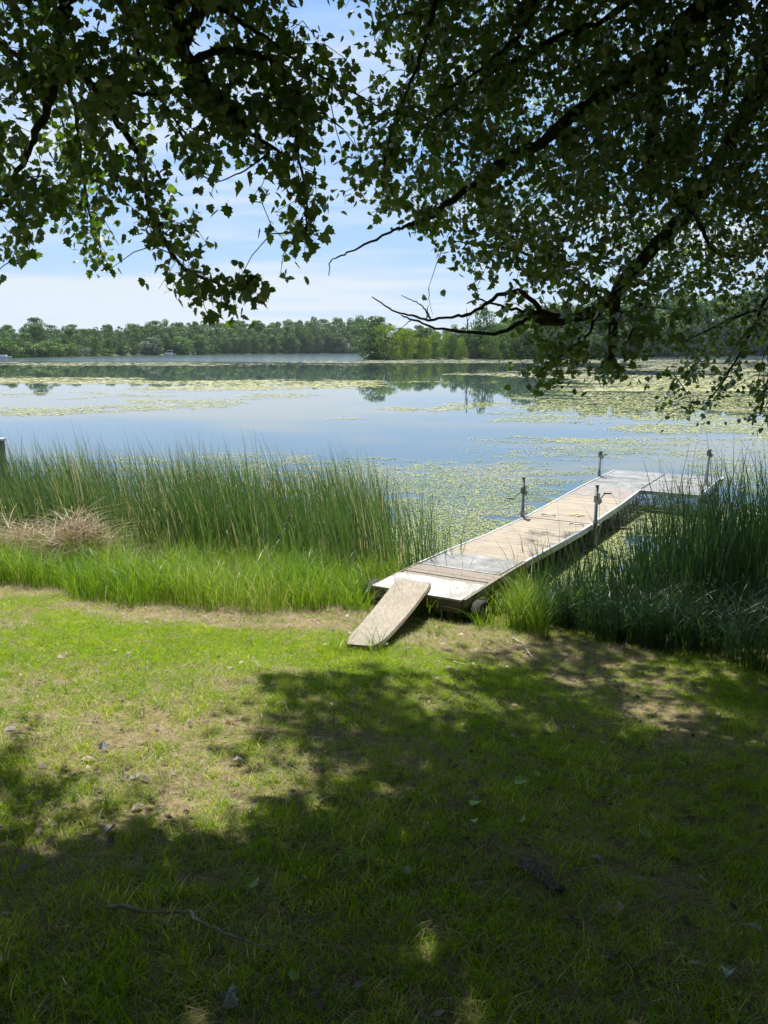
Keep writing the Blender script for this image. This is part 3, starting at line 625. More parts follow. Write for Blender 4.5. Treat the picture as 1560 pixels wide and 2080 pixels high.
# arching sedge mass on the right bank
def bank_front(x): return np.interp(x, [1.7, 2.0, 2.6, 3.1, 3.7, 4.5, 9], [9.9, 9.5, 9.0, 8.4, 7.6, 7.1, 6.4])
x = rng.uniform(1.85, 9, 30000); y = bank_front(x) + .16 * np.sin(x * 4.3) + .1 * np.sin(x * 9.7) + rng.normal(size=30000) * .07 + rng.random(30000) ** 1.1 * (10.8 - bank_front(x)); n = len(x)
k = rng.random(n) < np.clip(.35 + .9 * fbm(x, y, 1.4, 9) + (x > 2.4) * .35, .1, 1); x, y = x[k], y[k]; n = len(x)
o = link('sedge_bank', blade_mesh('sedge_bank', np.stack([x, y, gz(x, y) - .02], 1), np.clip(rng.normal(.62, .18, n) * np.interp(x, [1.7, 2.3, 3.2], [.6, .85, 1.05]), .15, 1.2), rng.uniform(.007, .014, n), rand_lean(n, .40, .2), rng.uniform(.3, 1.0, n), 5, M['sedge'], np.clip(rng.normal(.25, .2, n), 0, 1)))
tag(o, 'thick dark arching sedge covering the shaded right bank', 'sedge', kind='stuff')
# tall bright grass strip on the left bank
x = rng.uniform(-10, 1.9, 60000); s0_ = shore(x); dfr = np.interp(x, [-10, -6, -4.5, -3, -1, 0, .6], [2.4, 2.3, 2.8, 3.35, 2.95, 2.6, 1.6]) + .18 * np.sin(x * 3.1) + .12 * np.sin(x * 7.7)
y = s0_ - rng.random(60000) * (dfr + .2) + .35
inr = (x > -.9) & (np.abs((x + .13) * math.cos(TH_D) - (y - 10.04) * math.sin(TH_D) - .7) < 1.0) & (y > 9.0)      # thin out under the dock
edge = np.clip((y - (s0_ - dfr)) / .35, 0, 1)
k = (rng.random(60000) < edge * .95 + .03) & ~(inr & (rng.random(60000) < .93)); k &= ~((x > -.45) & (y < 9.9) & (x < .7) & (rng.random(60000) < .85))
x, y = x[k], y[k]; n = len(x); cn = fbm(x, y, 1.3, 12)
o = link('tall_grass', blade_mesh('tall_grass', np.stack([x, y, gz(x, y) - .02], 1), np.clip(rng.normal(.50, .15, n) + .38 * cn + .04 * (x < -5), .1, 1.05), rng.uniform(.004, .009, n), rand_lean(n, .30, .3), rng.uniform(.05, .8, n), 4, M['tall'], np.clip(rng.normal(.5, .2, n) + .25 * fbm(x, y, .7, 4) + (rng.random(n) < .04) * .5, 0, 1)))
tag(o, 'bright green uncut grass strip between the lawn and the cattails', 'grass', kind='stuff')
# clumps near the ramp, wheels and dirt
for u, v, r_, n, h, lab in ((770, 1330, .10, 42, .36, 'arching grass tuft against the right side of the ramp foot'), (742, 1292, .07, 18, .30, 'thin grass tuft bending over the middle of the ramp board'),
                            (868, 1250, .22, 130, .40, 'grass clump growing in the shade under the dock end'), (885, 1290, .10, 40, .26, 'short grass tuft on the soil in front of the dock end'),
                            (935, 1225, .14, 70, .42, 'grass tuft growing between the dock legs'), (990, 1278, .16, 80, .36, 'grass tuft just right of the right dock wheel'),
                            (1075, 1255, .22, 120, .55, 'bright grass clump at the water edge right of the dock'), (1135, 1265, .2, 110, .6, 'leafy grass clump where the sedge bank begins'),
                            (722, 1240, .17, 190, .5, 'grass tuft left of the ramp board near the left wheel'), (690, 1318, .1, 34, .25, 'short grass tuft at the left corner of the ramp foot')):
    p_ = ground_at(u, v); clump('grass_tuft', p_[0], p_[1], r_, n, h, h * .25, .4, M['tall'], lab, 'grass tuft', wd=(.004, .008), droop=(.2, .9), seg=5)
# dead brown reeds
def heap(cx, cy, rx, ry, n, hz):
    a_ = rng.uniform(0, 6.28, n); q_ = np.sqrt(rng.random(n)); x = cx + np.cos(a_) * q_ * rx; y = cy + np.sin(a_) * q_ * ry
    zt = np.maximum(gz(x, y), 0) + rng.random(n) * hz * (1 - q_ ** 2)
    return x, y, zt
xs_, ys_, zs_ = [], [], []
for a_ in ((-6.5, 12.3, .8, .5, 2300, .85), (-5.6, 12.2, .75, .45, 2000, .72), (-4.7, 12.15, .65, .45, 2700, .92), (-8.0, 12.6, .9, .5, 1200, 1.0)):
    x, y, z = heap(*a_); xs_.append(x); ys_.append(y); zs_.append(z)
x, y, z = map(np.concatenate, (xs_, ys_, zs_)); n = len(x)
o = link('dead_reed_litter', blade_mesh('dead_reed_litter', np.stack([x, y, z - .02], 1), rng.uniform(.08, .34, n), rng.uniform(.007, .016, n), rng.normal(size=(n, 2)) * 1.9, rng.uniform(.1, .8, n), 4, M['straw'], rng.random(n)))
tag(o, 'collapsed pinkish brown dead reeds in front of the cattails', 'dead reeds', kind='stuff')
# sedge-like weeds: seed stalks
x = rng.uniform(-8, .3, 500); y = shore(x) - rng.uniform(0, 2.2, 500)
o = link('seed_stalks', blade_mesh('seed_stalks', np.stack([x, y, gz(x, y)], 1), rng.uniform(.55, .85, 500), rng.uniform(.003, .005, 500), rand_lean(500, .3, .5), rng.uniform(0, .3, 500), 5, M['straw'], rng.random(500)))
o.name = 'seed_grass'; tag(o, 'thin pale seed stems standing above the uncut grass', 'grass', kind='stuff')

# ------------------------------------------------------------------ lawn: tufts instanced over the near ground
def tuft(name, n, r_, h, hs, wd, lean, mat, tm, ts):
    a_ = rng.uniform(0, 6.28, n); q_ = np.sqrt(rng.random(n)) * r_; b_ = np.stack([np.cos(a_) * q_, np.sin(a_) * q_, np.full(n, -.004)], 1)
    me = blade_mesh(name, b_, np.clip(rng.normal(h, hs, n), h * .3, h * 1.9), rng.uniform(*wd, n), rng.normal(size=(n, 2)) * lean, rng.uniform(.1, .9, n), 3, mat, np.clip(rng.normal(tm, ts, n), 0, 1))
    return bpy.data.objects.new(name, me)
tc_ = bpy.data.collections.new('tuft_library')
protos = [tuft('tuft_a', 34, .055, .040, .012, (.0022, .004), .6, M['blade'], .42, .18), tuft('tuft_b', 30, .05, .048, .016, (.0022, .004), .7, M['blade'], .5, .2),
          tuft('tuft_c', 30, .05, .036, .012, (.0025, .0045), .7, M['blade'], .35, .15), tuft('tuft_d', 22, .05, .058, .017, (.002, .0035), .5, M['blade'], .55, .2),
          tuft('tuft_e', 16, .06, .030, .012, (.0016, .003), 1.6, M['straw'], .5, .25), tuft('tuft_f', 12, .07, .045, .02, (.0014, .0026), 1.8, M['straw'], .6, .25),
          tuft('tuft_g', 14, .045, .10, .03, (.003, .006), .55, M['tall'], .55, .2), tuft('tuft_h', 22, .05, .03, .01, (.006, .011), 1.1, M['blade'], .3, .15)]
for o in protos: tc_.objects.link(o)
def gn_scatter(name, P, rot, sc, idx, coll):
    me = bpy.data.meshes.new(name); me.vertices.add(len(P)); me.vertices.foreach_set('co', P.astype(np.float32).ravel())
    a_ = me.attributes.new('rot', 'FLOAT_VECTOR', 'POINT'); a_.data.foreach_set('vector', rot.astype(np.float32).ravel())
    a_ = me.attributes.new('sc', 'FLOAT', 'POINT'); a_.data.foreach_set('value', sc.astype(np.float32))
    a_ = me.attributes.new('idx', 'INT', 'POINT'); a_.data.foreach_set('value', idx.astype(np.int32))
    o = link(name, me); g_ = bpy.data.node_groups.new(name, 'GeometryNodeTree')
    g_.interface.new_socket('Geometry', in_out='INPUT', socket_type='NodeSocketGeometry'); g_.interface.new_socket('Geometry', in_out='OUTPUT', socket_type='NodeSocketGeometry')
    gi = g_.nodes.new('NodeGroupInput'); go_ = g_.nodes.new('NodeGroupOutput'); ip = g_.nodes.new('GeometryNodeInstanceOnPoints'); ci = g_.nodes.new('GeometryNodeCollectionInfo')
    ci.inputs[0].default_value = coll; ci.inputs['Separate Children'].default_value = True; ci.inputs['Reset Children'].default_value = True
    def na(nm, ty):
        q_ = g_.nodes.new('GeometryNodeInputNamedAttribute'); q_.data_type = ty; q_.inputs['Name'].default_value = nm; return q_.outputs['Attribute']
    g_.links.new(gi.outputs[0], ip.inputs['Points']); g_.links.new(ci.outputs[0], ip.inputs['Instance']); ip.inputs['Pick Instance'].default_value = True
    g_.links.new(na('idx', 'INT'), ip.inputs['Instance Index']); g_.links.new(na('rot', 'FLOAT_VECTOR'), ip.inputs['Rotation']); g_.links.new(na('sc', 'FLOAT'), ip.inputs['Scale'])
    g_.links.new(ip.outputs[0], go_.inputs[0]); md = o.modifiers.new('scatter', 'NODES'); md.node_group = g_; return o
n0 = 62000
yy = rng.uniform(-.5, 11.2, n0); hwid = 1.6 + yy * .56; xx = rng.uniform(-1, 1, n0) * hwid.clip(2)
k = (yy < shore(xx) - .9); xx, yy = xx[k], yy[k]
dr = dryness(xx, yy); n = len(xx)
shade_side = (xx > 1.6) & (yy > bank_front(xx) + .3)
keep = (rng.random(n) < np.clip(1.02 - .42 * dr, .15, 1)) & ~shade_side
xx, yy, dr = xx[keep], yy[keep], dr[keep]; n = len(xx)
r1 = rng.random(n); lush = .5 + fbm(xx, yy, 1.9, 21) * .8
idx = np.where(r1 < dr * .9 + .06, rng.choice([4, 5], n), np.where(lush > .62, rng.choice([1, 3, 3, 0], n), rng.choice([0, 1, 2, 2], n)))
ex_ = 26000; ax_ = rng.uniform(-7, 3, ex_); ay_ = rng.uniform(7.6, 11.2, ex_); ad_ = dryness(ax_, ay_); k = (ad_ > .35) & (ay_ < shore(ax_) - .9) & ~((ax_ > 1.6) & (ay_ > bank_front(ax_) + .3)) & (rng.random(ex_) < ad_)
xx = np.concatenate([xx, ax_[k]]); yy = np.concatenate([yy, ay_[k]]); dr = np.concatenate([dr, ad_[k]]); idx = np.concatenate([idx, rng.choice([4, 5, 5, 5, 0], int(k.sum()))]); lush = np.concatenate([lush, np.zeros(int(k.sum()))]); n = len(xx)
idx = np.where((yy < 6.5) & (rng.random(n) < .16), 5, idx)
idx = np.where(rng.random(n) < .03 + .05 * (lush > .7), 7, idx)
idx = np.where((rng.random(n) < .007) | ((lush > .85) & (rng.random(n) < .05)), 6, idx)
sc = rng.uniform(.75, 1.3, n) * np.where(dr > .5, .9, 1.0) * np.interp(yy, [0, 5, 10], [1.0, .95, .85])
rot = np.stack([rng.normal(size=n) * .12, rng.normal(size=n) * .12, rng.uniform(0, 6.28, n)], 1)
lw = gn_scatter('lawn_grass', np.stack([xx, yy, gz(xx, yy)], 1), rot, sc, idx, tc_)
tag(lw, 'short mown lawn grass with dry patches', 'grass', kind='stuff')
# brown leaf crumbs
nl = 7000; lx = rng.uniform(-5, 6, nl); ly = rng.uniform(1.2, 10, nl); k = (ly < shore(lx) - 1.2) & (rng.random(nl) < np.clip(dryness(lx, ly) * .7 + .01, 0, 1)) & (ly < bank_front(lx) + .3) | ((rng.random(nl) < .22) & (ly < 8.5) & (lx > .3 - .2 * (5 - ly)) & (ly < bank_front(lx) + .2)); lx, ly = lx[k], ly[k]; nl = len(lx)
la = rng.uniform(0, 6.28, nl); ls = rng.uniform(.010, .032, nl); lz = gz(lx, ly) + .018
V = np.stack([np.stack([lx + np.cos(la + t_) * ls * q_, ly + np.sin(la + t_) * ls * q_, lz + rng.uniform(0, .02, nl)], 1) for t_, q_ in ((0, 1.2), (1.2, .6), (2.5, .7), (3.4, 1.1), (4.9, .6))], 1).reshape(-1, 3)
M['crumb'] = leafy('brown_leaf_litter', [(0, (.07, .045, .028)), (.7, (.22, .15, .09)), (1, (.42, .34, .24))], transl=.1, gloss=.03)
tag(link('leaf_litter', np_mesh('leaf_litter', V, [5] * nl, np.arange(nl * 5), M['crumb'], {'tint': np.repeat(rng.random(nl) ** 1.6, 5)})), 'brown leaf crumbs scattered over the bare soil and thin grass', 'leaf litter', kind='stuff')
# clover heads and leaf crumbs in the lawn
fv = MB()
for k in range(160):
    u, v = rr.gauss(230, 120), rr.gauss(1385, 45)
    if k % 4 == 0: u, v = rr.uniform(0, 1500), rr.uniform(1330, 1700)
    p_ = ground_at(u, min(max(v, 1270), 1900)) if 0 < u < 1560 else None
    if p_ is None: continue
    c_ = Vector(p_) + Vector((0, 0, .05)); r0 = rr.uniform(.006, .010)
    fv.add([c_ + Vector((r0, 0, 0)), c_ + Vector((0, r0, 0)), c_ + Vector((-r0, 0, 0)), c_ + Vector((0, -r0, 0)), c_ + Vector((0, 0, r0)), c_ + Vector((0, 0, -r0))], [(0, 1, 4), (1, 2, 4), (2, 3, 4), (3, 0, 4), (1, 0, 5), (2, 1, 5), (3, 2, 5), (0, 3, 5)])
tag(fv.build('clover_blossom_cover', M['clover']), 'tiny white clover heads sprinkled over the sunlit lawn', 'clover', kind='stuff')

# ------------------------------------------------------------------ algae on the water
def blob(u, v, cu, cv_, ru, rv, a_): return a_ * np.clip(1.25 - np.sqrt(((u - cu) / ru) ** 2 + ((v - cv_) / rv) ** 2), 0, 1)
def adens(u, v):
    d = np.zeros_like(u)
    for b_ in ((250, 740, 420, 4, .9), (500, 741, 300, 2.5, .6), (1150, 733.5, 470, 3.4, 2.2), (780, 735, 260, 3, 1.3), (80, 774, 330, 8, 1.2), (420, 776, 380, 6, .65), (680, 778, 150, 6, 1.0), (900, 776, 200, 5, .4),
               (120, 802, 260, 9, .55), (420, 788, 180, 6, .7), (90, 836, 150, 8, 1.4), (270, 826, 220, 7, .95), (400, 818, 150, 8, .75), (560, 803, 90, 4, .8), (500, 811, 110, 4, .5),
               (940, 826, 110, 10, .9), (830, 830, 60, 4, .6), (1350, 815, 380, 55, 1.0), (1200, 765, 260, 16, .6), (1480, 790, 220, 60, .9), (1400, 868, 230, 14, .85), (1070, 880, 60, 4, .6), (1150, 850, 120, 12, .5),
               (1300, 905, 330, 28, .5), (1130, 925, 160, 9, .4), (890, 952, 110, 7, .75), (940, 1000, 190, 52, 1.0), (700, 985, 330, 48, .7), (1000, 975, 230, 34, .6), (900, 1090, 130, 70, 1.5), (960, 1130, 110, 45, 1.9),
               (1300, 1060, 260, 50, .8), (1500, 960, 150, 40, .6), (1180, 1130, 120, 60, 1.6), (1130, 1200, 190, 60, 2.2), (1330, 1160, 160, 34, .9), (1500, 1100, 160, 60, .8), (400, 960, 460, 34, .55), (740, 851, 70, 2, .6), (760, 785, 300, 4, .3)):
        d = np.maximum(d, blob(u, v, *b_))
    d[(u > 1270) & (u < 1420) & (v > 1068) & (v < 1118)] *= .35
    return d
def pads(n, vr, wpx, thr, seed, fq):
    u = rng.uniform(-260, 1820, n); v = rng.uniform(*vr, n)
    b_ = (CY - v) / F; a_ = (u - CX) / F; dY = cp + b_ * sp; dZ = -sp + b_ * cp; t_ = -CAMZ / dZ; x = a_ * t_; y = dY * t_
    ok = y > shore(x) - .2; u, v, x, y = u[ok], v[ok], x[ok], y[ok]
    d = adens(u, v); ok = d > .04; u, v, x, y, d = u[ok], v[ok], x[ok], y[ok], d[ok]
    nz = np.array([noise.fractal(Vector((a0 * fq * .7, b0 * fq, seed)), .72, 2.1, 5) for a0, b0 in zip(x, y)])
    nz2 = np.array([noise.noise(Vector((a0 * .16 * fq, b0 * .3 * fq, seed + 4))) for a0, b0 in zip(x, y)])
    ok = (nz * .62 + nz2 * .35 + d * .72) > thr - .12 + .22 * rng.random(len(x)); x, y, d = x[ok], y[ok], d[ok]
    w_ = np.maximum(.035, wpx * y / F) * rng.uniform(.5, 1.3, len(x)) * .5; return x, y, w_, d
PX = [pads(60000, (729, 795), 9, .36, 1, .06), pads(90000, (788, 900), 5.5, .36, 2, .32), pads(380000, (890, 1290), 3.0, .23, 3, 1.3)]
x, y, w_, d = [np.concatenate(q_) for q_ in zip(*PX)]; n = len(x)
ka = 6; an = np.linspace(0, 2 * math.pi, ka, endpoint=False)
V = np.stack([np.stack([x + np.cos(a_) * w_ * rng.uniform(.6, 1.5, n), y + np.sin(a_) * w_ * rng.uniform(.5, 1.15, n), np.full(n, .006) + rng.random(n) * .01], 1) for a_ in an], 1).reshape(-1, 3)
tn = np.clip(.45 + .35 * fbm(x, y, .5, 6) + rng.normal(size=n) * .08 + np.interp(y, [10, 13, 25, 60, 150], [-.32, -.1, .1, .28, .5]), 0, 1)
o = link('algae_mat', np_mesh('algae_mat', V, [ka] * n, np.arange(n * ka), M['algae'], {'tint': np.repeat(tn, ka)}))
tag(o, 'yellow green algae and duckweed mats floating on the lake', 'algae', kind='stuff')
print('algae', n)

# ------------------------------------------------------------------ overhanging poplars
GRID = """
99999999963368999999999987
89999999975138999999999989
79999999888724899999999799
68875445766268999999998899
88876664355258999999999999
88766775421467898988999999
88767765215438988889999999
85243641055015788999999999
61030344013300047899999999
10010047340000316799999999
00000053100000112478899898
00000000000000001378866668
00000000000000000266712664
00000000000000000001026237
00000000000000000000002203
""".split()
G = np.array([[int(c_) for c_ in r_] for r_ in GRID], float)
SHADE = """
00000000000000000089999999
00000000000000000499999999
00000000002443556799999999
00000000489998789999998899
41000015689988678899955899
31000003667889999999999999
54113400245789999999999999
42035423357899999999999999
43456443578999999999999999
76776567899999999999999999
99999999999999999999999999
""".split()
SH = np.array([[int(c_) for c_ in r_] for r_ in SHADE], float)
LO = np.array([(0, 0), (.15, -.05), (.44, .10), (.36, .27), (.50, .45), (.27, .55), (.29, .74), (.09, .84), (0, 1.06)])
def leaf_verts():
    right = [(a_, b_, .22 * abs(a_) - .12 * b_ * b_) for a_, b_ in LO]
    left = [(-a_, b_, .22 * abs(a_) - .12 * b_ * b_) for a_, b_ in LO[1:-1]]
    return np.array(right + left)
LV = leaf_verts(); LF = [list(range(0, 9)), [0, 8] + [9 + k for k in range(6, -1, -1)]]
def leaf_batch(name, P, Rm, s_, tint, simple=False):
    n = len(P)
    if simple:
        lv = np.array([(0, 0, 0), (.42, .28, .08), (.3, .68, .03), (0, 1, -.1), (-.3, .68, .03), (-.42, .28, .08)]); lf = [[0, 1, 2, 3], [0, 3, 4, 5]]
    else:
        lv = np.concatenate([LV, np.array([(-.012, -.5, .12), (.012, -.5, .12)])]); lf = LF + [[0, 17, 16]] if False else LF + [[16, 17, 0]]
    m_ = len(lv); V = np.einsum('nij,mj->nmi', Rm, lv) * s_[:, None, None] + P[:, None, :]
    fl = np.array(sum(lf, [])); loops = (np.arange(n)[:, None] * m_ + fl[None]).ravel()
    return np_mesh(name, V.reshape(-1, 3), np.tile([len(f_) for f_ in lf], n), loops, M['leaf'], {'tint': np.repeat(tint, m_)})
def leaf_rot(n, hang=.75):
    # leaf tip direction mostly downward and outward, normals in every direction
    y_ = np.stack([rng.normal(size=n) * .75, rng.normal(size=n) * .75, -np.abs(rng.normal(size=n) * .5 + hang)], 1); y_ /= np.linalg.norm(y_, axis=1)[:, None]
    h_ = rng.normal(size=(n, 3)); h_[:, 2] += rng.choice([-1, 1], n) * .6
    x_ = np.cross(y_, h_); x_ /= np.linalg.norm(x_, axis=1)[:, None]; z_ = np.cross(x_, y_)
    return np.stack([x_, y_, z_], 2)
def gval(u, v):                                               # expected cover of the crown at a sight line, bilinear
    gx, gy = u / 60 - .5, v / 60 - .5
    x0 = np.clip(np.floor(gx).astype(int), 0, 24); y0 = np.clip(np.floor(gy).astype(int), 0, 13); fx = np.clip(gx - x0, 0, 1); fy = np.clip(gy - y0, 0, 1)
    g_ = G[y0, x0] * (1 - fx) * (1 - fy) + G[y0, x0 + 1] * fx * (1 - fy) + G[y0 + 1, x0] * (1 - fx) * fy + G[y0 + 1, x0 + 1] * fx * fy
    return g_
def limb_pts(pts, sub=5, wob=.02):
    P = np.array([at(u, v, Y) for u, v, Y, r_ in pts]); r_ = np.array([q_[3] for q_ in pts]); out = []; ro_ = []
    m_ = len(P)
    for i in range(m_ - 1):
        p0, p1, p2, p3 = P[max(i - 1, 0)], P[i], P[i + 1], P[min(i + 2, m_ - 1)]
        for k in range(sub):
            t_ = k / sub
            c_ = .5 * ((2 * p1) + (-p0 + p2) * t_ + (2 * p0 - 5 * p1 + 4 * p2 - p3) * t_ ** 2 + (-p0 + 3 * p1 - 3 * p2 + p3) * t_ ** 3)
            out.append(c_ + rng.normal(size=3) * min(wob * .35, (r_[i] + r_[i + 1]) * .28)); ro_.append((r_[i] * (1 - t_) + r_[i + 1] * t_) * (1 + rng.normal() * .08))
    out.append(P[-1]); ro_.append(r_[-1]); return np.array(out), np.array(ro_)
def wl(pts, sub=5): # world polyline
    P = np.array([p_[:3] for p_ in pts], float); r_ = np.array([p_[3] for p_ in pts]); out = []; ro_ = []
    for i in range(len(P) - 1):
        for k in range(sub):
            t_ = k / sub; out.append(P[i] * (1 - t_) + P[i + 1] * t_ + rng.normal(size=3) * .025); ro_.append(r_[i] * (1 - t_) + r_[i + 1] * t_)
    out.append(P[-1]); ro_.append(r_[-1]); return np.array(out), np.array(ro_)
def px(s_, Y, r0, r1):
    pts = [tuple(map(float, q_.split(','))) for q_ in s_.split()]; n = len(pts)
    Ys = np.linspace(*(Y if isinstance(Y, tuple) else (Y, Y)), n)
    return [(u, v, Ys[i], r0 + (r1 - r0) * (i / (n - 1)) ** .8) for i, (u, v) in enumerate(pts)]

def poplar(name, label, trunk, limbs_px, limbs_w, attractors, seedleafN):
    root = empty(name, trunk[0][:3], 0, label, 'tree'); off = -Vector(trunk[0][:3])
    tp, tr_ = wl(trunk, 4); o = MB().tube(tp, tr_, 14).build('trunk', M['bark'], root, True); o.location = off
    nodes = [tp[8:]]; side_ = []
    for l_ in limbs_w:
        p_, r_ = wl(l_); o = MB().tube(p_, r_, 9).build('limb', M['bark'], root, True); o.location = off; nodes.append(p_[2:])
    for l_, growing in limbs_px:
        l_ = [(a_, b_, c_, d_ * 1.25) for a_, b_, c_, d_ in l_]; p_, r_ = limb_pts(l_); o = MB().tube(p_, r_, 8).build('limb', M['bark'], root, True); o.location = off
        if growing:
            nodes.append(p_[1:])
            if l_[-1][3] < .0065:                              # leafy side shoots along the thin outer part
                L2 = p_[int(len(p_) * .45):]
                for a_, b_ in zip(L2[:-1], L2[1:]):
                    for _ in range(2):
                        c_ = a_ + (b_ - a_) * rng.random(); side_.append((c_, c_ + rng.normal(size=3) * .05 + np.array([0, 0, -.035])))
    nodes = np.concatenate(nodes)
    # attach every leafy shoot to the nearest wood grown so far
    A = attractors; d0 = np.array([np.min(((nodes - a_) ** 2).sum(1)) for a_ in A]); A = A[np.argsort(d0)]
    buf = np.zeros((len(nodes) + len(A) * 6, 3)); buf[:len(nodes)] = nodes; cnt = len(nodes); tw = MB(); shoots = []
    for a_ in A:
        dd = ((buf[:cnt] - a_) ** 2).sum(1) + .25 * np.maximum(a_[2] - buf[:cnt, 2], 0)    # prefer wood above
        j = int(np.argmin(dd)); p0 = buf[j]; d_ = a_ - p0; ln_ = np.linalg.norm(d_)
        if ln_ > .75 and a_[2] < 5.2: continue
        ns = 3 if ln_ > .12 else 2; q_ = [p0]
        for k in range(1, ns + 1):
            t_ = k / ns; q_.append(p0 + d_ * t_ + np.array([0, 0, .16 * ln_ * math.sin(t_ * math.pi)]) + rng.normal(size=3) * .02 * (k < ns))
        rb = min(.0022 + .006 * ln_, .008)
        tw.tube([tuple(v_) for v_ in q_], [rb * (1 - .6 * k / ns) for k in range(ns + 1)], 3, False)
        for k in q_[1:]: buf[cnt] = k; cnt += 1
        shoots.append((q_[-2], q_[-1]))
    for a_, b_ in side_: tw.tube([tuple(a_), tuple(b_)], [.0022, .001], 3, False)
    o = tw.build('twig_growth', M['bark'], root); o.location = off; o['kind'] = 'stuff'
    return root, off, shoots, side_
def want_at(Q):
    """how shaded (0..9) the ground is where the sun ray through Q lands"""
    Q = np.atleast_2d(Q); s3 = np.array(sdir); zg = np.zeros(len(Q)) + .6
    for _ in range(4): P = Q - s3[None] * ((Q[:, 2] - zg) / s3[2])[:, None]; zg = gz(P[:, 0], P[:, 1])
    u, v, _ = proj(np.stack([P[:, 0], P[:, 1], zg + .05], 1)); gx = u / 60 - .5; gy_ = (v - 1180) / 60 - .5
    x0 = np.clip(np.round(gx).astype(int), 0, 25); y0 = np.clip(np.round(gy_).astype(int), 0, 10); w_ = SH[y0, x0]
    w_ = np.where((v < 1180) & (u < 1120), 0, w_); w_ = np.where((u < 0) & (v < 1480), 1, w_); return np.where(P[:, 1] < 1.5, 9, w_)
def attract(n, cells, Yf, need=None):
    """sight lines sampled by crown cover; depth from Yf(u,v)"""
    out = []
    while len(out) < n:
        u = rng.uniform(-140, 1700, 4000); v = rng.uniform(-160, 900, 4000)
        g_ = gval(np.clip(u, 0, 1559), np.clip(v, 0, 899)); tau = -np.log(1 - np.clip(g_, 0, 9.4) / 10)
        k = (rng.random(4000) < tau / 2.9) & cells(u, v) & (g_ > .8)
        for a_, b_ in zip(u[k], v[k]):
            ys_t = [Yf(a_, b_) for _ in range(5)] + [rng.uniform(4.0, 4.9) for _ in range(2 if a_ < 735 else 0)]
            Q_ = np.array([at(a_, b_, y_) for y_ in ys_t]); w_ = want_at(Q_); ok_ = np.flatnonzero(rng.random(len(w_)) < (w_ / 8.6) ** 2.0)
            out.append(Q_[ok_[0]] if len(ok_) else Q_[int(np.argmax(w_))])
    return np.array(out[:n])
def leaves_on(shoots, per, size, tol=True):
    P = []; k_ = 0
    for a_, b_ in shoots:
        n_ = rng.poisson(per) + 2; t_ = rng.uniform(-.1, 1.15, n_)
        base = a_[None] + (b_ - a_)[None] * t_[:, None]; dr_ = rng.normal(size=(n_, 3)) * .045; dr_[:, 2] -= .03
        P.append(base + dr_)
    P = np.concatenate(P)
    if tol:
        u, v, _ = proj(P); inside = (v > -40) & (v < 960) & (u > -40) & (u < 1600)
        g_ = gval(np.clip(u, 0, 1559), np.clip(v, 0, 899)); k = (~inside) | ((rng.random(len(P)) < np.clip(g_ / 4.2 - .1, 0, 1)) & (v < 880)); P = P[k]
    n = len(P); return P, leaf_rot(n), np.clip(rng.normal(size, size * .2, n), size * .5, size * 1.5), np.clip(rng.normal(.4, .22, n), 0, 1)
def YL(u, v):
    b_ = max(4.7 + rng.normal() * .4, 4.1)
    if u < 320 and v > 250: b_ += rng.uniform(0, 2.6) * (1 if rng.random() < .75 else 0)
    elif v < 250: b_ += rng.uniform(-.4, 1.6)
    return b_
def YR(u, v):
    b_ = 5.6 + rng.uniform(-.8, 2.4)
    if u > 1290 and v > 420: b_ += rng.uniform(0, 3.4)
    if v > 600 and u < 1330: b_ = 6.3 + rng.uniform(-.6, .8)
    return b_
# shade canopy above the frame: grown where the lawn lies in shade
def canopy(n, sel):
    out = []
    s3 = np.array(sdir)
    while len(out) < n:
        gx = rng.uniform(-6, 9, 3000); gy = rng.uniform(-3.5, 13.3, 3000); zg = gz(gx, gy); P = np.stack([gx, gy, zg], 1)
        u, v, _ = proj(P); c_ = (u / 60).astype(int); r_ = ((v - 1180) / 60).astype(int)
        cc = np.clip(c_, 0, 25); rc = np.clip(r_, 0, 10)
        want = np.where(gy < 1.5, 9, SH[rc, cc]); want = np.where((u < 0) & (v < 1480), 0, want); want = np.where((v < 1180) & (u < 1120), 0, want); want = np.where((v < 1180) & (u >= 1120), 8.5, want)
        want = np.where((u < 0) & (v >= 1480) & (gy > 1.5), 6, want)
        want = 9 * (want / 9) ** 1.9; tau = -np.log(1 - np.clip(want, 0, 9.3) / 10); k = rng.random(3000) < tau / 2.66; k &= (rng.random(3000) < .6) | ((u > 1000) & (v < 1480))
        ht = rng.uniform(3.8, 10.5, 3000); Q = P + s3[None] * (ht / s3[2])[:, None]
        qu, qv, qd = proj(Q); vis = (qv > -60) & (qu > -80) & (qu < 1640) & (qd > .3)
        k &= (~vis | ((gval(np.clip(qu, 0, 1559), np.clip(qv, 0, 899)) > 7.6) & (qv < 580) & (qd > 5))) & sel(Q)
        out += list(Q[k])
    return np.array(out[:n])

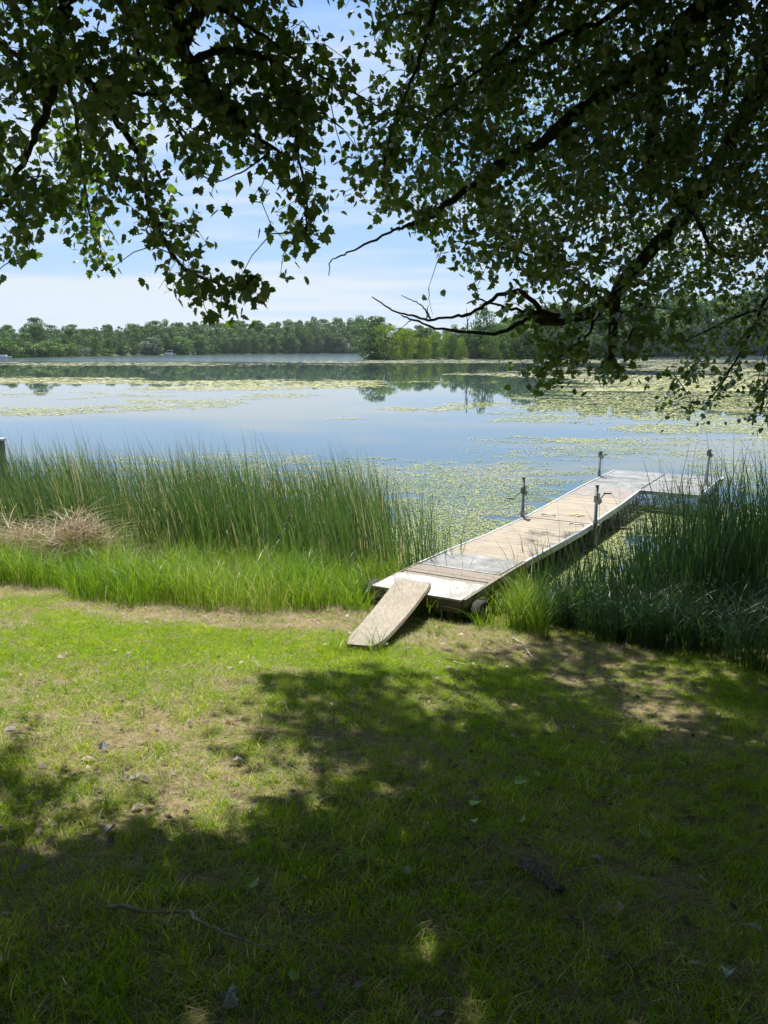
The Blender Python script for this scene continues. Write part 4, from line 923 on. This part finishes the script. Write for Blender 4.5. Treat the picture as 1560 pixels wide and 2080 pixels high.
LT = [(px('165,-160 150,-60 132,0 126,60 118,130 100,200 75,270 45,330 5,410 -30,450', 4.6, .040, .008), 1),
      (px('128,110 175,160 205,205 240,250 280,310 297,370 305,430 335,490 375,545 430,570 480,580 520,560', (4.6, 4.2), .020, .003), 1),
      (px('133,150 150,210 160,290 165,350 180,430 200,490 210,540', (4.6, 5.3), .011, .003), 1),
      (px('330,-160 345,-50 350,0 365,70 375,105 400,150 430,180 460,215 490,245 530,285 595,325', 4.3, .042, .005), 1),
      (px('440,-120 420,-20 405,25 372,88', 4.3, .03, .026), 1),
      (px('398,128 420,108 480,103 540,115 570,140 585,180 600,240 605,320 620,380 622,470', (4.3, 4.1), .017, .003), 1),
      (px('425,5 470,30 530,70 580,110 640,150 720,190 770,215', (4.3, 4.8), .010, .003), 1),
      (px('208,184 260,192 330,192 400,178 470,205 520,222 600,230 650,235', (4.5, 4.6), .009, .003), 1),
      (px('-60,40 0,90 30,110 60,165 20,200', 4.9, .022, .008), 1),
      (px('235,-80 240,0 270,70 300,160 335,215 380,275 435,300', (4.9, 4.7), .012, .003), 1),
      (px('90,-80 60,-10 75,80 95,150 120,230 150,330', (5.4, 6.2), .014, .004), 1),
      (px('555,300 520,330 480,355 437,372', (4.2, 4.1), .005, .002), 0),
      (px('400,180 405,215 420,256', (4.3, 4.2), .005, .002), 0)]
trunkL = [(-3.5, 2.6, float(gz(-3.5, 2.6)) - .2, .34), (-3.45, 2.65, 3.2, .27), (-3.25, 2.85, 5.0, .22), (-2.9, 3.2, 6.8, .16), (-2.4, 3.6, 9.0, .07)]
tl = [tuple(at(165, -160, 4.6)), tuple(at(330, -160, 4.3)), tuple(at(440, -120, 4.3)), tuple(at(90, -80, 5.4)), tuple(at(235, -80, 4.9)), tuple(at(-60, 40, 4.9))]
LW = [[(-3.2, 2.9, 5.3, .13), (-2.4, 3.8, 6.1, .09), (*tl[0], .042)], [(-2.95, 3.15, 6.6, .14), (-1.9, 3.9, 6.7, .10), (*tl[1], .045)], [(-1.9, 3.9, 6.7, .06), (-1.2, 4.1, 6.2, .04), (*tl[2], .03)],
      [(-3.2, 2.9, 5.6, .06), (-2.7, 4.4, 6.0, .035), (*tl[3], .015)], [(-2.4, 3.8, 6.1, .05), (*tl[4], .013)], [(-3.3, 2.8, 4.9, .07), (*tl[5], .024)],
      [(-3.0, 3.1, 6.5, .10), (-3.2, 1.2, 7.4, .05), (-3.0, -1.2, 7.8, .02)], [(-2.4, 3.6, 8.5, .07), (-1.2, 2.4, 8.6, .05), (.3, 1.4, 8.6, .02)], [(-2.9, 3.2, 6.8, .08), (-1.7, 2.2, 7.0, .04), (-.4, 1.6, 7.2, .015)],
      [(-2.4, 3.6, 8.6, .07), (-2.6, 5.4, 8.8, .04), (-2.8, 7.0, 8.8, .015)]]
RTL = [(px('1640,20 1560,140 1530,200 1500,260 1460,330 1420,400 1385,440 1340,490 1290,545 1245,600 1200,635 1150,650 1090,655', (6.4, 6.2), .062, .030), 1),
       (px('1140,645 1100,632 1075,605 1050,590 1010,600 970,630 930,642 870,648 830,640 790,625 755,603', (6.2, 5.6), .020, .0028), 0),
       (px('1120,652 1085,632 1060,655 1000,678 900,668 840,650 815,640', (6.2, 5.7), .020, .003), 0),
       (px('1085,632 1040,628 985,612 960,600', (6.2, 6.0), .012, .003), 0),
       (px('872,646 862,625 840,612 815,600', (5.85, 5.7), .006, .0015), 0),
       (px('866,646 868,632 870,620', (5.85, 5.8), .004, .0015), 0), (px('835,650 822,660 800,680', (5.7, 5.7), .003, .001), 0),
       (px('1560,-120 1480,-20 1400,40 1340,95 1290,150 1240,180 1180,220 1110,280 1050,310 990,350 930,400 870,440 830,455', (5.8, 5.2), .060, .010), 1),
       (px('832,455 800,468 740,497 700,518 672,530 668,560', (5.2, 5.1), .0085, .002), 0),
       (px('1345,90 1335,180 1325,270 1318,330 1330,375 1365,392 1395,430', (5.9, 6.3), .036, .030), 1),
       (px('1463,-60 1470,80 1475,130 1470,200 1435,235 1415,300', 6.6, .022, .008), 1),
       (px('1245,598 1248,650 1242,700 1240,735', 6.2, .034, .022), 1),
       (px('1330,-60 1250,30 1150,70 1080,105 1000,150 900,230 850,260', (5.6, 5.2), .022, .004), 1),
       (px('1402,425 1430,470 1445,505 1490,520 1560,500', (6.3, 6.8), .016, .006), 1),
       (px('1640,520 1560,600 1530,660 1500,720 1470,775 1425,830', (8.0, 7.4), .020, .004), 1),
       (px('1640,620 1540,630 1450,665 1380,700', (8.2, 8.0), .016, .004), 1), (px('1300,620 1290,660 1270,705', (6.2, 6.1), .014, .005), 1),
       (px('900,-60 870,60 840,150 800,250 780,330 790,370', (5.0, 4.9), .012, .003), 1), (px('1120,-60 1060,60 1000,120 930,170 870,200', (5.1, 5.0), .014, .004), 1),
       (px('1240,610 1180,690 1120,735 1080,770', (6.2, 6.0), .012, .003), 1), (px('1600,700 1560,770 1545,840', (7.4, 7.3), .012, .004), 1), (px('1230,610 1160,560 1080,520 1000,500 920,490', (6.2, 5.8), .014, .003), 1)]
trunkR = [(5.6, 5.9, float(gz(5.6, 5.9)) - .2, .40), (5.5, 5.95, 2.6, .31), (5.3, 6.0, 4.6, .26), (5.0, 6.0, 6.6, .19), (4.5, 5.9, 9.2, .08)]
tl = [tuple(at(1640, 20, 6.4)), tuple(at(1560, -120, 5.8)), tuple(at(1463, -60, 6.6)), tuple(at(1330, -60, 5.6)), tuple(at(1640, 520, 8.0)), tuple(at(1640, 620, 8.2)), tuple(at(900, -60, 5.0)), tuple(at(1120, -60, 5.1)), tuple(at(1600, 700, 7.4))]
RW = [[(5.2, 6.0, 5.0, .14), (4.3, 6.3, 6.1, .10), (*tl[0], .062)], [(5.0, 6.0, 6.4, .13), (4.0, 5.9, 6.7, .09), (*tl[1], .06)], [(4.0, 5.9, 6.7, .04), (*tl[2], .022)], [(3.4, 5.85, 6.5, .04), (*tl[3], .022)],
      [(5.4, 6.0, 3.6, .07), (5.0, 7.2, 4.3, .045), (*tl[4], .02)], [(5.0, 7.2, 4.3, .03), (*tl[5], .016)], [(3.0, 5.6, 6.4, .03), (1.4, 5.2, 6.3, .02), (*tl[6], .012)], [(3.2, 5.6, 6.4, .03), (*tl[7], .014)], [(5.45, 5.95, 3.0, .05), (4.7, 7.0, 3.6, .03), (*tl[8], .012)],
      [(5.0, 6.0, 6.6, .13), (4.0, 8.5, 7.6, .08), (2.6, 11.0, 8.4, .03)], [(4.9, 6.0, 7.2, .10), (2.6, 7.4, 8.2, .06), (.6, 9.4, 8.4, .02)], [(4.7, 5.9, 8.0, .10), (2.4, 4.2, 8.4, .06), (.6, 2.6, 8.4, .02)],
      [(5.2, 6.0, 5.4, .10), (4.2, 3.4, 6.6, .06), (3.0, 1.0, 7.2, .02)], [(5.2, 6.1, 5.4, .10), (5.8, 9.0, 6.6, .06), (5.8, 12.5, 7.2, .02)], [(4.5, 5.9, 9.0, .07), (3.4, 9.0, 9.4, .05), (2.0, 12.5, 9.6, .02)]]
jobs = [('poplar_tree', 'poplar whose leafy boughs hang into the upper left over the lawn and water', trunkL, LT, LW, attract(490, lambda u, v: u < 735, YL), canopy(1000, lambda Q: Q[:, 0] < -.2), 13, .046),
        ('poplar_tree', 'larger dark poplar reaching its thick limbs out from the right over the dock', trunkR, RTL, RW, attract(1900, lambda u, v: u >= 735, YR), canopy(3300, lambda Q: Q[:, 0] >= -.2), 12, .046)]
base_leaf = [np_mesh('leaf', np.concatenate([LV * np.array([1 + .12 * k, 1, 1 + 1.5 * k]), [(-.012, -.5, .12), (.012, -.5, .12)]]), [9, 9, 3], LF[0] + LF[1] + [16, 17, 0], M['leaf'], {'tint': np.full(18, .25 + .2 * k)}) for k in range(3)]
for name, label, trunk, lp, lw_, A1, A2, per, size in jobs:
    root, off, sh, side_ = poplar(name, label, trunk, lp, lw_, np.concatenate([A1, A2]), 0)
    mid = np.array([b_ for a_, b_ in sh]); u, v, dpt = proj(mid); vis = (v > -100) & (v < 960) & (u > -100) & (u < 1660) & (dpt > .5)
    shv = [s_ for s_, k in zip(sh, vis) if k]; shc = [s_ for s_, k in zip(sh, vis) if not k]
    P, Rm, s_, tn = leaves_on(shv, per, size)
    q_ = leaves_on(side_, 2.2, size, False); P, Rm, s_, tn = [np.concatenate(z_) for z_ in zip((P, Rm, s_, tn), q_)]
    # the leaves that show largest become parts of their own
    u, v, dpt = proj(P); g_ = gval(np.clip(u, 0, 1559), np.clip(v, 0, 899)); infr = (u > 8) & (u < 1552) & (v > 8) & (v < 900)
    score = s_ / dpt * (1.0 + .7 * (g_ < 7.5)) * infr; top_ = np.argsort(-score)[:300]
    rest = np.ones(len(P), bool); rest[top_] = False
    for j in top_:
        o = link('leaf', base_leaf[j % 3], root)
        Mx = Matrix([list(Rm[j][0]) + [0], list(Rm[j][1]) + [0], list(Rm[j][2]) + [0], [0, 0, 0, 1]])
        o.matrix_local = Matrix.Translation(Vector(P[j]) + off) @ Mx @ Matrix.Scale(float(s_[j]), 4)
    o = link('foliage', leaf_batch('foliage', P[rest], Rm[rest], s_[rest], tn[rest]), root); o.location = off; o['kind'] = 'stuff'
    P2, R2, s2, t2 = leaves_on(shc, 31, .16, False)
    P2 = P2 + rng.normal(size=P2.shape) * .27
    k = rng.random(len(P2)) < (want_at(P2) / 8.5) ** 2.4; P2, R2, s2, t2 = P2[k], R2[k], s2[k], t2[k]
    u, v, dd = proj(P2); inf_ = (v > -60) & (u > -60) & (u < 1620) & (dd > .3); k = ~inf_ | ((u > 900) & (gval(np.clip(u, 0, 1559), np.clip(v, 0, 899)) > 6.8) & (v < 620) & (dd > 8)); s2 = np.where(inf_, s2 * .62, s2); P2, R2, s2, t2 = P2[k], R2[k], s2[k], t2[k]
    o = link('upper_foliage', leaf_batch('upper_foliage', P2, R2, s2, t2, True), root); o.location = off; o['kind'] = 'stuff'
    print(name, 'leaves', len(P), len(P2))

# ------------------------------------------------------------------ things on the lawn
def stick(pts, r0, r1, label, name='fallen_branch', z=.02, twigs=()):
    P = [Vector(ground_at(u, v)) + Vector((0, 0, z + dz_)) for u, v, dz_ in pts]; b_ = P[0].copy()
    e = empty(name, b_, 0, label, 'branch')
    q_ = []; rr_ = []
    for i in range(len(P) - 1):
        for k in range(4): q_.append(P[i].lerp(P[i + 1], k / 4) - b_ + Vector((rr.gauss(0, .004), rr.gauss(0, .004), rr.gauss(0, .003)))); rr_.append((r0 + (r1 - r0) * (i + k / 4) / (len(P) - 1)) * rr.uniform(.85, 1.2))
    q_.append(P[-1] - b_); rr_.append(r1); MB().tube(q_, rr_, 7).build('stem', M['stick'], e, True)
    for a_, b2 in twigs:
        A_, B_ = [Vector(ground_at(*w_)) - b_ + Vector((0, 0, z)) for w_ in (a_, b2)]; MB().tube([A_, (A_ + B_) / 2 + Vector((0, 0, .02)), B_ + Vector((0, 0, .01))], [r1 * 1.2, r1, r1 * .5], 5).build('twig', M['stick'], e)
stick([(222, 1862, .02), (255, 1866, .03), (285, 1874, .03), (330, 1877, .03), (385, 1872, .02)], .0085, .004, 'pale curved stick lying in a fleck of sun at the lower left', twigs=(((330, 1877), (412, 1868)),))
stick([(388, 1872, .02), (400, 1895, .03), (440, 1914, .03), (500, 1935, .02), (545, 1948, .02)], .006, .003, 'long thin stick slanting away from the curved pale stick', twigs=(((500, 1935), (505, 1950)),))
stick([(1040, 1305, .03), (1060, 1318, .04), (1075, 1335, .02), (1092, 1350, .01)], .013, .006, 'short bent branch lying on the bare soil right of the dock', twigs=(((1060, 1318), (1085, 1312)),))
stick([(575, 1438, .03), (583, 1452, .03), (590, 1461, .01)], .004, .002, 'tiny straight twig standing out of the middle of the lawn')
stick([(920, 1352, .02), (965, 1366, .02), (1000, 1368, .01), (1030, 1362, .01)], .006, .003, 'thin dark twig on the bare soil below the dock end')
stick([(1420, 1795, .02), (1445, 1812, .01)], .004, .002, 'small pale twig in the deep shade right of the bark slab')
# slab of rotten bark
p_ = ground_at(1098, 1785); e = empty('bark_slab', p_, 0, 'rotten dark slab of bark lying in the deeply shaded grass', 'bark')
for j, (x0, w0) in enumerate(((-.05, .05), (.0, .055), (.045, .045))):
    b_ = MB(); n_ = 7
    A_, B_ = Vector(ground_at(1055 + j * 14, 1758)) - Vector(p_), Vector(ground_at(1128 + j * 8, 1822)) - Vector(p_); d_ = (B_ - A_).normalized(); r_ = Vector((d_.y, -d_.x, 0)).normalized()
    for k in range(n_ + 1):
        f_ = k / n_; c_ = A_.lerp(B_, f_); ww = w0 * .45 * (math.sin(math.pi * (f_ * .9 + .05)) ** .4) * rr.uniform(.8, 1.15)
        for sx_, h_ in ((-1, .0), (-.6, .03), (0, .042 + rr.uniform(-.008, .008)), (.6, .03), (1, 0)): b_.v.append(tuple(c_ + r_ * ww * sx_ + Vector((0, 0, h_ + .005))))
    for k in range(n_):
        for q_ in range(4): b_.f.append((k * 5 + q_, k * 5 + q_ + 1, (k + 1) * 5 + q_ + 1, (k + 1) * 5 + q_))
        b_.f.append((k * 5 + 4, k * 5, (k + 1) * 5, (k + 1) * 5 + 4))
    b_.f += [(0, 1, 2, 3, 4), tuple(n_ * 5 + q_ for q_ in (4, 3, 2, 1, 0))]; b_.build('bark_strip', M['log'], e)
# curled white leaves
def flat_leaf(u, v, s_, rz, mat, label, cat='dead leaf', name='fallen_leaf', curl=.5, z=.035, tilt=(.2, .2), lobes=LO, group=None):
    p_ = ground_at(u, v); b_ = MB(); vs = [(a_ * s_, q_ * s_, s_ * (curl * a_ * a_ * 1.6 - curl * .5 * (q_ - .5) ** 2)) for a_, q_ in lobes] + [(-a_ * s_, q_ * s_, s_ * (curl * a_ * a_ * 1.6 - curl * .5 * (q_ - .5) ** 2)) for a_, q_ in lobes[1:-1]]
    n_ = len(lobes); b_.add(vs, [tuple(range(n_)), tuple([0, n_ - 1] + [n_ + k for k in range(n_ - 3, -1, -1)])])
    o = b_.build(name, mat); o.location = (p_[0], p_[1], p_[2] + z); o.rotation_euler = (tilt[0], tilt[1], rz); tag(o, label, cat, group)
    sf = o.modifiers.new('thick', 'SOLIDIFY'); sf.thickness = .0012
flat_leaf(483, 2033, .034, 2.2, M['white_leaf'], 'curled white dead leaf, upper one of the pair at the bottom edge', curl=1.4, tilt=(.5, .3))
flat_leaf(470, 2068, .045, .3, M['white_leaf'], 'upright white dead leaf, lower one of the pair at the bottom edge', curl=1.2, tilt=(.9, .1))
flat_leaf(458, 2052, .03, 1.0, M['stick'], 'small crumpled brown leaf between the two white leaves', curl=1.2)
flat_leaf(1220, 1762, .05, 1.2, M['white_leaf'], 'white crumpled leaf lying in the dark grass right of the bark slab', curl=.9)
flat_leaf(492, 1555, .06, 2.0, M['white_leaf'], 'pale crumpled leaf shining in the sunlit middle of the lawn', curl=.8)
flat_leaf(828, 1788, .045, .6, M['white_leaf'], 'small pale leaf in the shaded grass left of the bark slab', curl=.8)
flat_leaf(212, 1532, .07, .4, M['black'], 'small black scrap lying on the left of the lawn', curl=.3, cat='scrap')
flat_leaf(1545, 1905, .06, 1.1, M['white_leaf'], 'grey white leaf at the right edge in deep shade', curl=.6)
flat_leaf(1480, 1985, .05, 2.6, M['white_leaf'], 'grey white leaf below the one at the right edge', curl=.9)
flat_leaf(230, 1692, .05, 2.9, M['white_leaf'], 'dull pale leaf in half shade on the left of the lawn', curl=.9)
for u, v, s_, lab in ((1045, 1603, .10, 'largest bright yellow green broad leaf in the shaded lawn'), (1090, 1592, .06, 'small bright leaf up and right of the largest one'), (968, 1645, .09, 'bright leafy seedling left of and below the largest one'),
                      (1312, 1719, .085, 'single bright leaf standing alone further right in the shade'), (1052, 1686, .07, 'bright leaf low in the grass below the largest one'), (962, 1683, .05, 'small bright leaf at the left end of the lower row'),
                      (505, 1822, .07, 'small green leaf in the dark grass above the slanting stick'), (1392, 1567, .06, 'little bright leaf in the half shade near the right edge'), (600, 2018, .05, 'dim green leaf near the bottom edge right of the white leaves')):
    flat_leaf(u, v, s_ * .8, rr.uniform(0, 6.28), M['bright_leaf'], lab, 'seedling', 'broad_leaf', curl=.3, z=.05)
# mole hills / bare soil heap
for u, v, s_, lab in ((470, 1473, .055, 'small reddish brown heap of soil in the sunny lawn'),):
    p_ = ground_at(u, v); b_ = MB(); n_ = 10
    b_.v.append((0, 0, s_ * .55))
    for ri, (r0, h_) in enumerate(((.35, .45), (.7, .2), (1.1, -.15))):
        for k in range(n_): a_ = 6.283 * k / n_; j_ = rr.uniform(.8, 1.2); b_.v.append((math.cos(a_) * r0 * s_ * 1.3 * j_, math.sin(a_) * r0 * s_ * j_, s_ * h_ * rr.uniform(.7, 1.3)))
    for k in range(n_):
        b_.f.append((0, 1 + k, 1 + (k + 1) % n_))
        for ri in range(2): b_.f.append((1 + ri * n_ + k, 1 + (ri + 1) * n_ + k, 1 + (ri + 1) * n_ + (k + 1) % n_, 1 + ri * n_ + (k + 1) % n_))
    o = b_.build('soil_heap', solid('reddish_soil', (.12, .06, .035), (.26, .15, .09), 40, .95, bump=.8)); o.location = p_; tag(o, lab, 'soil heap')
# stone in the tall grass
p_ = ground_at(155, 1140); b_ = MB(); n_ = 9
for ri, (r0, h_) in enumerate(((.9, 0), (1.0, .45), (.72, .82), (.3, .95))):
    for k in range(n_): a_ = 6.283 * k / n_; j_ = rr.uniform(.86, 1.12); b_.v.append((math.cos(a_) * r0 * .19 * j_, math.sin(a_) * r0 * .13 * j_, h_ * .42))
for ri in range(3):
    for k in range(n_): b_.f.append((ri * n_ + k, ri * n_ + (k + 1) % n_, (ri + 1) * n_ + (k + 1) % n_, (ri + 1) * n_ + k))
b_.f += [tuple(range(n_ - 1, -1, -1)), tuple(3 * n_ + k for k in range(n_))]
o = b_.build('boulder', M['stone'], bevel=.01); o.location = (p_[0], p_[1], float(gz(p_[0], p_[1])) - .02); tag(o, 'pale stone half hidden in the tall grass before the dead reeds', 'stone')
# wooden post at the left edge of the reeds
p_ = at(0, 905, 17.5); e = empty('mooring_post', (p_[0] - .02, 17.5, 0), 0, 'weathered grey post with a flat cap standing at the left edge behind the cattails', 'post')
MB().box(-.09, .09, -.09, .09, -1, p_[2] + .1).build('shaft', M['post'], e, bevel=.01); MB().box(-.12, .12, -.12, .12, p_[2] + .102, p_[2] + .16).build('cap', M['alu'], e, bevel=.01)
# marker stick out on the water
p_ = onz(948, 822, 0); e = empty('marker_stake', p_, 0, 'thin stake with a pale tip standing far out in the calm water', 'stake')
MB().tube([(0, 0, -.8), (0, 0, .42)], .035, 8).build('shaft', M['post'], e); MB().tube([(0, 0, .42), (0, 0, .55)], [.05, .045], 8).build('tip', M['boat_white'], e)
# drifting snag near the dock
p_ = onz(1238, 1078, 0); e = empty('floating_log', p_, .3, 'dark half sunken log floating beside the dock rail', 'log')
MB().tube([(-.5, 0, .0), (-.2, .04, .04), (.2, .0, .03), (.5, -.05, .0)], [.03, .05, .045, .02], 8).build('stem', M['log'], e, True)
MB().tube([(.0, .02, .03), (.12, .14, .08)], [.02, .008], 6).build('branch', M['log'], e)

if __name__ == '__main__': print('TRIS', sum(sum(p_.loop_total - 2 for p_ in m_.polygons) if len(m_.polygons) < 2000 else len(m_.loops) - 2 * len(m_.polygons) for m_ in bpy.data.meshes))
